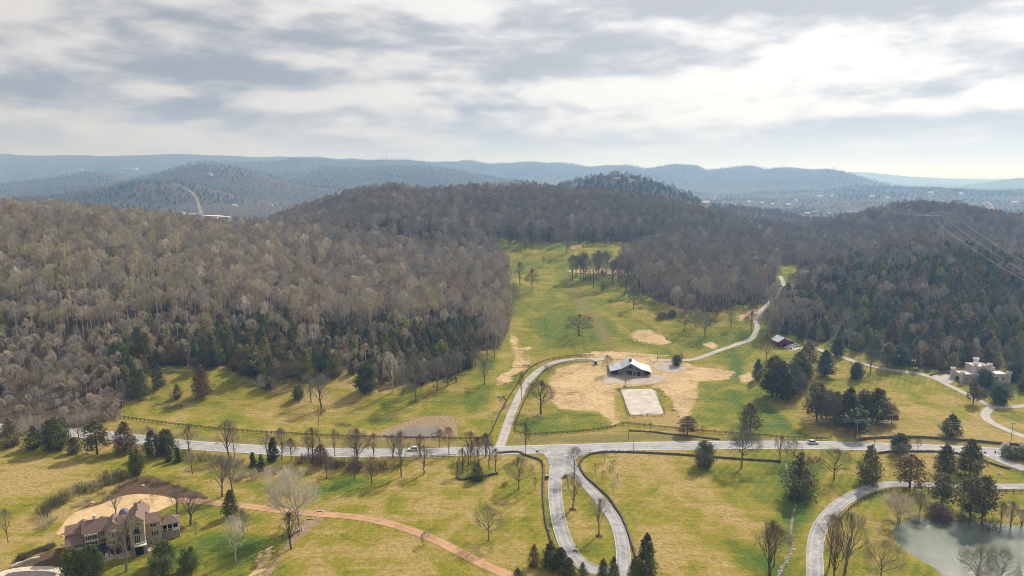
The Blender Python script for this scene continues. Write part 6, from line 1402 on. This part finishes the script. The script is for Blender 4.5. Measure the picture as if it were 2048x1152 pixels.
# stream: bed, water thread and stones
tag(link('stream', ribbon_mesh('stream', spline(STREAM, 1.0), .9, .05, MATS['stream_bed'], 0, 3)), kind='structure')
rk = [mesh_of('rock', *(lambda: (lambda m: (m.v, m.f))(MB().cone(0, 0, -.3, .55, 1.0, .55, 7)))(), MATS['pale_rock']) for _ in range(1)]
def rockmesh(seed):
    r = random.Random(seed); bm = bmesh.new(); bmesh.ops.create_icosphere(bm, subdivisions=2, radius=1.0)
    for v in bm.verts: v.co = Vector((v.co.x * r.uniform(.8, 1.15), v.co.y * r.uniform(.8, 1.15), v.co.z * .6 * r.uniform(.8, 1.15)))
    me = bpy.data.meshes.new('rock'); bm.to_mesh(me); bm.free(); me.materials.append(MATS['pale_rock']); return me
ROCKS = [rockmesh(i) for i in range(5)]
def rock(px, py, s, label, group=None):
    p = at(px, py); o = link('boulder', random.choice(ROCKS)); o.location = tuple(p + np.array([0, 0, s * .2])); o.scale = (s, s * random.uniform(.7, 1.1), s * .8); o.rotation_euler = (0, 0, random.uniform(0, 6)); tag(o, label, 'rock', group)
for i in range(26):
    t = i / 25; px = 1586 - 32 * t ** 1.2 + random.uniform(-5, 5); rock(px, 1092 + 60 * t + random.uniform(-3, 3), random.uniform(.25, .65), 'pale stone in the lower stream bed', 'stones of the lower stream')
for px, py, s, lab in ((1328, 783, .7, 'pale boulder on the grass at the upper right of the arena'), (1331, 793, .9, 'pale boulder right of the arena fence'), (1347, 820, 1.3, 'long pale boulder at the edge of the sand right of the arena'), (1358, 833, .6, 'small pale boulder at the lower right sand edge'), (1256, 835, .7, 'pale stone below the left corner of the arena'),
    (1481, 695, 1.0, 'white boulder by the farm lane culvert'), (1467, 742, .9, 'pale boulder in the ditch right of the barn'), (1470, 752, .7, 'second pale boulder in the ditch right of the barn'), (1490, 778, .6, 'small boulder lower in the ditch'), (128, 1068, .9, 'white rock at the left corner of the courtyard'), (127, 1089, .8, 'white rock beside the mansion porch'), (285, 972, .8, 'flat pale rock on the mulch bank'), (184, 1006, .9, 'pale rock on the mulch bank left of the courtyard'), (2000, 949, 1.0, 'pale rock on the grass below the side road'), (1564, 950, .5, 'small white rock in the stream head')):
    rock(px, py, s, lab)
# mulch rings
for px, py, r_ in ((1146, 1019, 1.7), (1198, 1072, 1.6), (1250, 773, 1.6)):
    p = at(px, py, .02); m = MB(); m.cone(0, 0, -.2, .16, r_, r_ * .6, 14); o = m.build('mulch_ring', MATS['mulch_chip'], None, True, tuple(p)); tag(o, kind='structure')
# utility poles
def pole(px, py, hp, label, arms=1, r_=.16, lamp=False, name='utility_pole', H_=None):
    p = at(px, py); H_ = H_ or hpx(p, hp); t = thing(name, label, 'utility pole' if not lamp else 'street lamp', p)
    m = MB(); m.tube([(0, 0, -.6), (0, 0, H_)], [r_, r_ * .7], 8); m.build('post', MATS['pole_wood'], t)
    for a in range(arms):
        z = H_ - .4 - a * 1.1; m = MB(); m.box(-1.3, 1.3, -.07, .07, z, z + .16); b = m.build('crossarm', MATS['pole_wood'], t)
        for x in (-1.2, -.45, .45, 1.2): m = MB(); m.cone(x, 0, z + .16, z + .42, .07, .05, 7); m.build('insulator', MATS['galvanised'], b)
    if lamp:
        for s in (-1, 1): m = MB(); m.cone(s * .8, 0, H_ - .5, H_ + .2, .45, .25, 8); m.box(min(0, s * .8), max(0, s * .8), -.05, .05, H_ - .6, H_ - .5); m.build('lamp_head', MATS['trim_white'], t)
    return np.array([p[0], p[1], p[2] + H_])
tops = [pole(-150, 830, 36, 'unseen', 1)] if False else []
tops.append(pole(248, 838, 38, 'wooden utility pole with crossarm at the left end of the long fence'))
tops.append(pole(640, 902, 72, 'tall wooden utility pole by the road in front of the left field', r_=.18))
tops.append(pole(984, 874, 40, 'short pole with lamp beside the foot of the barn lane'))
tops.append(pole(1257, 878, 36, 'wooden pole at the paddock corner below the arena'))
tops.append(pole(1712, 886, 46, 'tall wooden pole with two crossarms beside the road at right', 2, .18))
tops.append(pole(2021, 888, 42, 'wooden pole beside the white blossom tree at the right edge', 1))
pole(1267, 908, 40, 'bare pole on the near verge right of the entrance', 0, .14)
pole(1748, 893, 28, 'shorter pole with white crossarms right of the tall road pole', 2, .16)
pole(1315, 722, 24, 'thin pole beside the round pen', 0, .13)
pole(1825, 746, 26, 'white twin-headed lamp post beside the castle lane', 0, .1, True, 'lamp_post')
pole(1830, 747, 12, 'short white lamp post beside the twin-headed lamp', 0, .1, True, 'lamp_post')
def wires(a, b, offs, sag, label, r_=.03, name='overhead_wire'):
    a, b = np.array(a), np.array(b); d = b - a; nn = np.array([-d[1], d[0], 0]); nn = nn / np.linalg.norm(nn)
    for i, o_ in enumerate(offs):
        m = MB(); m.tube([tuple(a + nn * o_ + d * t - np.array([0, 0, 4 * sag * t * (1 - t)])) for t in np.linspace(0, 1, 14)], r_, 4)
        tag(m.build(name, MATS['wire']), label + (', %s strand' % ('left', 'middle', 'right')[i] if len(offs) > 1 else ''), 'wire')
nm_ = ['wire from the left frame edge to the fence-end pole', 'wire from the fence-end pole to the tall left field pole', 'wire from the tall left field pole to the barn lane pole', 'wire from the barn lane pole to the paddock corner pole', 'wire from the paddock corner pole to the tall two-armed pole', 'wire from the tall two-armed pole to the right edge pole', 'wire from the right edge pole out of the frame']
L0 = tops[0] + np.array([-130, 12, 3]); R0 = tops[-1] + np.array([120, -10, 0]); seq = [L0] + tops + [R0]
for a, b, lab in zip(seq[:-1], seq[1:], nm_): wires(a, b, (-1.2, 1.2), np.linalg.norm(b - a) * .012, lab)
# transmission line
def pylon(x, y, H_, label):
    z = float(height(x, y)); t = thing('transmission_pylon', label, 'pylon', (x, y, z), R(-20)); m = MB(); hw = 10.0
    for sx in (-1, 1):
        for sy in (-1, 1): m.tube([(sx * 3.2, sy * 3.2, -1), (sx * .9, sy * .9, H_ * .62), (sx * 4.5, sy * .6, H_)], .13, 4)
    nlev = 6
    for i in range(nlev):
        z0, z1 = H_ * .62 * i / nlev, H_ * .62 * (i + 1) / nlev; w0 = 3.2 - 2.3 * i / nlev; w1 = 3.2 - 2.3 * (i + 1) / nlev
        for sy in (-1, 1): m.tube([(-w0, sy * w0, z0), (w1, sy * w1, z1)], .07, 3); m.tube([(w0, sy * w0, z0), (-w1, sy * w1, z1)], .07, 3)
        for sx in (-1, 1): m.tube([(sx * w0, -w0, z0), (sx * w1, w1, z1)], .07, 3); m.tube([(sx * w0, w0, z0), (sx * w1, -w1, z1)], .07, 3)
    m.build('lattice_body', MATS['galvanised'], t); m = MB()
    for sy in (-.6, .6): m.tube([(-hw, 0, H_), (-4.5, sy, H_ + .9), (4.5, sy, H_ + .9), (hw, 0, H_)], .1, 4); m.tube([(-hw, 0, H_), (-4.5, sy, H_ - .2), (4.5, sy, H_ - .2), (hw, 0, H_)], .1, 4)
    for i in range(12): x0 = -hw + i * 20 / 12; m.tube([(x0, 0, H_ - .1), (x0 + 20 / 24, 0, H_ + .7), (x0 + 20 / 12, 0, H_ - .1)], .06, 3)
    m.build('crossarm', MATS['galvanised'], t)
    for x_ in (-hw, 0, hw): m = MB(); m.tube([(x_, 0, H_), (x_, 0, H_ - 2.6)], .22, 6); m.build('insulator', MATS['trim_white'], t)
    c, s = math.cos(R(-20)), math.sin(R(-20)); return [np.array([x + c * x_, y + s * x_, z + H_ - 2.6]) for x_ in (-hw, 0, hw)]
def on(px, D): x = pxDz(px, D, 60); return x, D
pa = pylon(*on(1880, 605), 33, 'lattice transmission pylon with wide crossarm on the right hill'); pb = pylon(308, 318, 49, 'lattice pylon at the near end of the right transmission line'); pc = pylon(*on(1735, 905), 30, 'farther lattice pylon on the transmission line to the left')
for nm, ps, qs in (('near span', pa, pb), ('far span', pa, pc)):
    for i in range(3): wires(ps[i], qs[i], (0,), 7.0 if nm == 'near span' else 5.0, 'conductor of the transmission line, %s, %s wire' % (nm, ('left', 'middle', 'right')[i]), .09, 'transmission_wire')
# radio masts on the far ridge
for px, py, hp, lab in ((737, 319, 18, 'left radio mast on the far ridge'), (766, 317, 20, 'middle radio mast on the far ridge'), (773, 317, 21, 'right tallest radio mast on the far ridge')):
    D = 4700; r = ray(px, py + 2); x = r[0] * D / r[1]; z = float(height(x, D)); t = thing('radio_mast', lab, 'mast', (x, D, z)); Hm = hp * D / FPX
    m = MB(); m.tube([(0, 0, -5), (0, 0, Hm)], [1.0, .7], 4); m.build('shaft', MATS['galvanised'], t); m = MB()
    for a in range(3): m.tube([(math.cos(a * 2.09) * Hm * .5, math.sin(a * 2.09) * Hm * .5, -2), (0, 0, Hm * .9)], .12, 3)
    m.build('guy_wires', MATS['galvanised'], t)
# vehicles
def car(px, py, heading, paint, label, suv=False, lift=.12, L=4.7):
    t = thing('parked_car' if lift < .1 else 'car', label, 'car', at(px, py, lift), heading); k_ = L / 4.7; W2 = .92; zt = 1.72 if suv else 1.46
    def hull(prof, w0, w1, name, mat):
        m = MB(); n = len(prof); zs = [p[1] for p in prof]; lo, hi = min(zs), max(zs)
        vs = [(x * k_, sgn * (w0 + (w1 - w0) * (z - lo) / (hi - lo)), z) for sgn in (-1, 1) for x, z in prof]
        m.add(vs, [tuple(range(n)), tuple(range(2 * n - 1, n - 1, -1))] + [(i, n + i, n + (i + 1) % n, (i + 1) % n) for i in range(n)]); return m.build(name, MATS[mat], t)
    hull([(-2.35, .42), (-2.2, .25), (2.2, .25), (2.35, .45), (2.3, .72), (1.15, .95), (-2.1, 1.0), (-2.36, .85)], W2, W2 * .97, 'body', paint)
    hull([(-2.0 if suv else -1.75, .98), (1.05, .96), (.35, zt - .06), (-1.5 if suv else -1.05, zt - .06)], W2 * .95, W2 * .72, 'windows', 'window_glass')
    hull([(-1.62 if suv else -1.2, zt - .1), (.45, zt - .1), (.25, zt), (-1.4 if suv else -1.0, zt)], W2 * .76, W2 * .68, 'roof', paint)
    for x in (-1.42, 1.42):
        for s in (-1, 1):
            m = MB(); pts = [(x * k_, s * .72, .33), (x * k_, s * .95, .33)]; m.tube(pts, .33, 12); w_ = m.build('wheel', MATS['tyre'], t); m = MB(); m.tube([(x * k_, s * .951, .33), (x * k_, s * .965, .33)], .2, 10); m.build('rim', MATS['rim'], w_)
    for s in (-1, 1): m = MB(); m.box(2.24 * k_, 2.37 * k_, s * .62 - .16, s * .62 + .16, .58, .70); m.build('headlight', MATS['head_lamp'], t); m = MB(); m.box(-2.39 * k_, -2.28 * k_, s * .68 - .13, s * .68 + .13, .72, .86); m.build('tail_light', MATS['tail_red'], t)
    return t
car(826, 901, R(182), 'car_white', 'white car driving on the main road below the small pond', True)
car(1626, 887.5, R(-1), 'car_silver_blue', 'pale blue car driving on the main road at right', True)
car(1577, 697, R(150), 'car_white', 'white van parked nearest in front of the purple barn', True, .05, 5.2)
car(1582, 694, R(150), 'car_white', 'white car parked in the middle of three by the purple barn', False, .05)
car(1590, 692, R(150), 'car_white', 'white car parked at the right of three by the purple barn', False, .05)
# small things
p = at(1191, 729); t = thing('portable_toilet', 'dark blue portable toilet with white roof at the end of the barn lane', 'portable toilet', p, R(10)); box(t, 'cabin', 'toilet_blue', -.6, .6, -.6, .6, 0, 2.2); m = MB(); m.box(-.66, .66, -.66, .66, 2.2, 2.32); m.cone(0, 0, 2.32, 2.5, .7, .25, 4); m.build('roof', MATS['trim_white'], t); box(t, 'door', 'navy_metal', -.45, .45, -.64, -.602, .1, 2.0)
p = at(1000, 794); t = thing('stock_tank', 'round galvanised stock tank on the grass left of the barn lane', 'tank', p); m = MB(); m.cone(0, 0, 0, .65, 1.2, 1.2, 18); m.build('tank_wall', MATS['galvanised'], t); m = MB(); m.cone(0, 0, .652, .66, 1.1, 1.1, 18); m.build('water', MATS['pond_water'], t)
p = at(1053, 731); t = thing('log_bench', 'long pale timber beam lying beside the sand track left of the lane', 'beam', p, R(6)); box(t, 'beam', 'dead_wood', -2.2, 2.2, -.25, .25, .3, .7); [box(t, 'support', 'dark_timber', x - .2, x + .2, -.3, .3, -.1, .3) for x in (-1.7, 1.7)]
def sign(px, py, label, mat, shape, H_=2.4):
    t = thing('road_sign', label, 'sign', at(px, py)); m = MB(); m.tube([(0, 0, -.3), (0, 0, H_)], .05, 6); m.build('post', MATS['galvanised'], t); m = MB()
    if shape == 'diamond': m.add([(0, -.06, H_ - .75), (.6, -.06, H_ - .15), (0, -.06, H_ + .45), (-.6, -.06, H_ - .15), (0, -.10, H_ - .75), (.6, -.10, H_ - .15), (0, -.10, H_ + .45), (-.6, -.10, H_ - .15)], [(0, 1, 2, 3), (7, 6, 5, 4), (0, 4, 5, 1), (1, 5, 6, 2), (2, 6, 7, 3), (3, 7, 4, 0)])
    else: m.box(-.5, .5, -.10, -.05, H_ - .7, H_)
    m.build('panel', MATS[mat], t)
sign(1989, 914, 'dark road sign on a post at the side road junction', 'sign_dark', 'diamond'); sign(1179, 911, 'white sign post at the entrance right of the lane mouth', 'trim_white', 'rect', 2.7); sign(1074, 912, 'slim dark marker post at the entrance left of the lane mouth', 'sign_dark', 'rect', 2.5)
for px, py, lab in ((1094, 957, 'stone gate pillar left of the entrance lane'), (1131, 954, 'stone gate pillar at the tip of the entrance island')):
    t = thing('gate_pillar', lab, 'pillar', at(px, py), R(15)); box(t, 'shaft', 'field_stone', -.6, .6, -.6, .6, -.2, 1.3); box(t, 'cap', 'pale_rock', -.7, .7, -.7, .7, 1.3, 1.45)
t = thing('gate_keypad', 'dark gate keypad stand on the inner edge of the entrance lane', 'keypad', at(1150, 1102)); m = MB(); m.tube([(0, 0, -.2), (0, 0, 1.1), (.3, 0, 1.25)], .07, 6); m.build('stand', MATS['wrought_iron'], t); box(t, 'panel', 'wrought_iron', .2, .5, -.15, .15, 1.1, 1.5); box(t, 'base', 'mulch_chip', -.8, .8, -.5, .5, -.2, .15)
for px, py, lab, rz in ((617, 1039, 'pale culvert headwall below the clay drive beside the sycamore', 25), (640, 1023, 'pale culvert headwall above the clay drive', 0)):
    t = thing('culvert_headwall', lab, 'culvert', at(px, py), R(rz)); box(t, 'headwall', 'concrete', -1.6, 1.6, -.15, .15, -.4, .35); box(t, 'pipe_mouth', 'void_shade', -.7, .7, -.20, -.152, -.3, .2); [box(t, 'wing_wall', 'concrete', x - .12, x + .12, -1.1, -.16, -.4, .25) for x in (-1.5, 1.5)]
# dead wood in the left clearing
def deadtree(px, py, hp, label, fallen=None, seed=1):
    p = at(px, py); H_ = hpx(p, hp); W = Wood(seed); r = W.r; t = thing('dead_tree', label, 'dead tree', p)
    base = Vector((0, 0, -.3)); d = Vector((0, 0, 1)) if fallen is None else Vector((math.cos(fallen), math.sin(fallen), .10))
    pts, rad = W.limb(base, d, H_, .38, .1, 6, .05, 0, 6); W.t.build('trunk', MATS['dead_wood'], t, True)
    for j in range(9):
        W.t = MB(); i = r.randint(2, 5); W.limb(pts[i], rdir(r, d.normalized(), r.uniform(.5, 1.2)) + Vector((0, 0, .15)), H_ * r.uniform(.2, .5), .14, .03, 4, .18, 0, 4); W.t.build('branch', MATS['dead_wood'], t, True)
deadtree(376, 731, 34, 'pale dead trunk standing at the back of the left clearing', None, 3); deadtree(384, 741, 52, 'pale fallen tree lying across the back of the left clearing', R(190), 5); deadtree(362, 806, 34, 'pale broken dead tree in the middle of the left clearing', R(120), 7); deadtree(341, 800, 34, 'dark dead snag beside the small cedar of the left clearing', None, 9)
for px, py, lab in ((676, 850, 'brown brush pile on the left field above the road'), (690, 852, 'smaller brush pile right of the brown one on the left field')):
    plant('shrub', at(px, py), 1.6, 7.0, 'brown', lab)
# pool at the lower left corner
pc_ = at(62, 1152); tag(patch('pool_deck', [(pc_[0] + 10.2 * math.cos(a) * (1 + .12 * math.sin(3 * a)), pc_[1] + 5.8 * math.sin(a) * (1 + .1 * math.cos(2 * a))) for a in np.linspace(0, 6.283, 26, endpoint=False)], 'pool_stone', .10), kind='structure')
o = patch('pool_cover', [(pc_[0] - .3 + 7.2 * math.cos(a) * (1 + .16 * math.sin(3 * a)), pc_[1] - .8 + 3.9 * math.sin(a) * (1 + .14 * math.cos(2 * a))) for a in np.linspace(0, 6.283, 26, endpoint=False)], 'cover_mesh', .16); tag(o, 'dark mesh cover over the kidney-shaped pool at the lower left corner', 'pool cover')

# bare rock and earth faces in the valley
def face(name, px, py, wp, hp, mat, slope=.8):
    p = at(px, py); D = depth_of(p); W_, H_ = wp * D / FPX, hp * D / FPX; r = np.random.default_rng(int(px)); nx, nz = 9, 7; V = []
    for j in range(nz):
        for i in range(nx):
            t = j / (nz - 1); e = (i / (nx - 1) - .5); V.append((p[0] + e * W_ * (1 - .25 * t) + r.normal(0, W_ * .02), p[1] + t * H_ * slope + r.normal(0, H_ * .03), p[2] - 4 + t * H_ * (1 - .5 * abs(e)) + 4))
    o = link(name, mesh_of(name, V, [(j * nx + i, j * nx + i + 1, (j + 1) * nx + i + 1, (j + 1) * nx + i) for j in range(nz - 1) for i in range(nx - 1)], MATS[mat])); tag(o, kind='structure')
plain('earth_face', (0.55, 0.36, 0.22), (0.45, 0.30, 0.20), .1); plain('rock_face', (0.62, 0.52, 0.44), (0.46, 0.38, 0.32), .06)
face('earth_bank', 1426, 400, 16, 9, 'earth_face'); face('quarry_face', 1983, 424, 26, 22, 'rock_face')
# ------------------------------------------------------------------ the air: even haze around everything
m = bpy.data.materials.new('haze_air'); m.use_nodes = True; kk = NT(m.node_tree); kk.n.clear()
pv = kk.node('ShaderNodeVolumePrincipled'); pv.inputs['Color'].default_value = (0.27, 0.56, 1.0, 1); pv.inputs['Density'].default_value = 0.00020
pv.inputs['Anisotropy'].default_value = 0.3; pv.inputs['Absorption Color'].default_value = (1, 1, 1, 1)
kk.link(pv.outputs[0], kk.node('ShaderNodeOutputMaterial').inputs['Volume'])
hb = MB(); hb.box(-15000, 15000, -1400, 27000, float(GH.min()) - 1.0, float(GH.max()) + 70.0)
tag(hb.build('haze', m), kind='stuff')
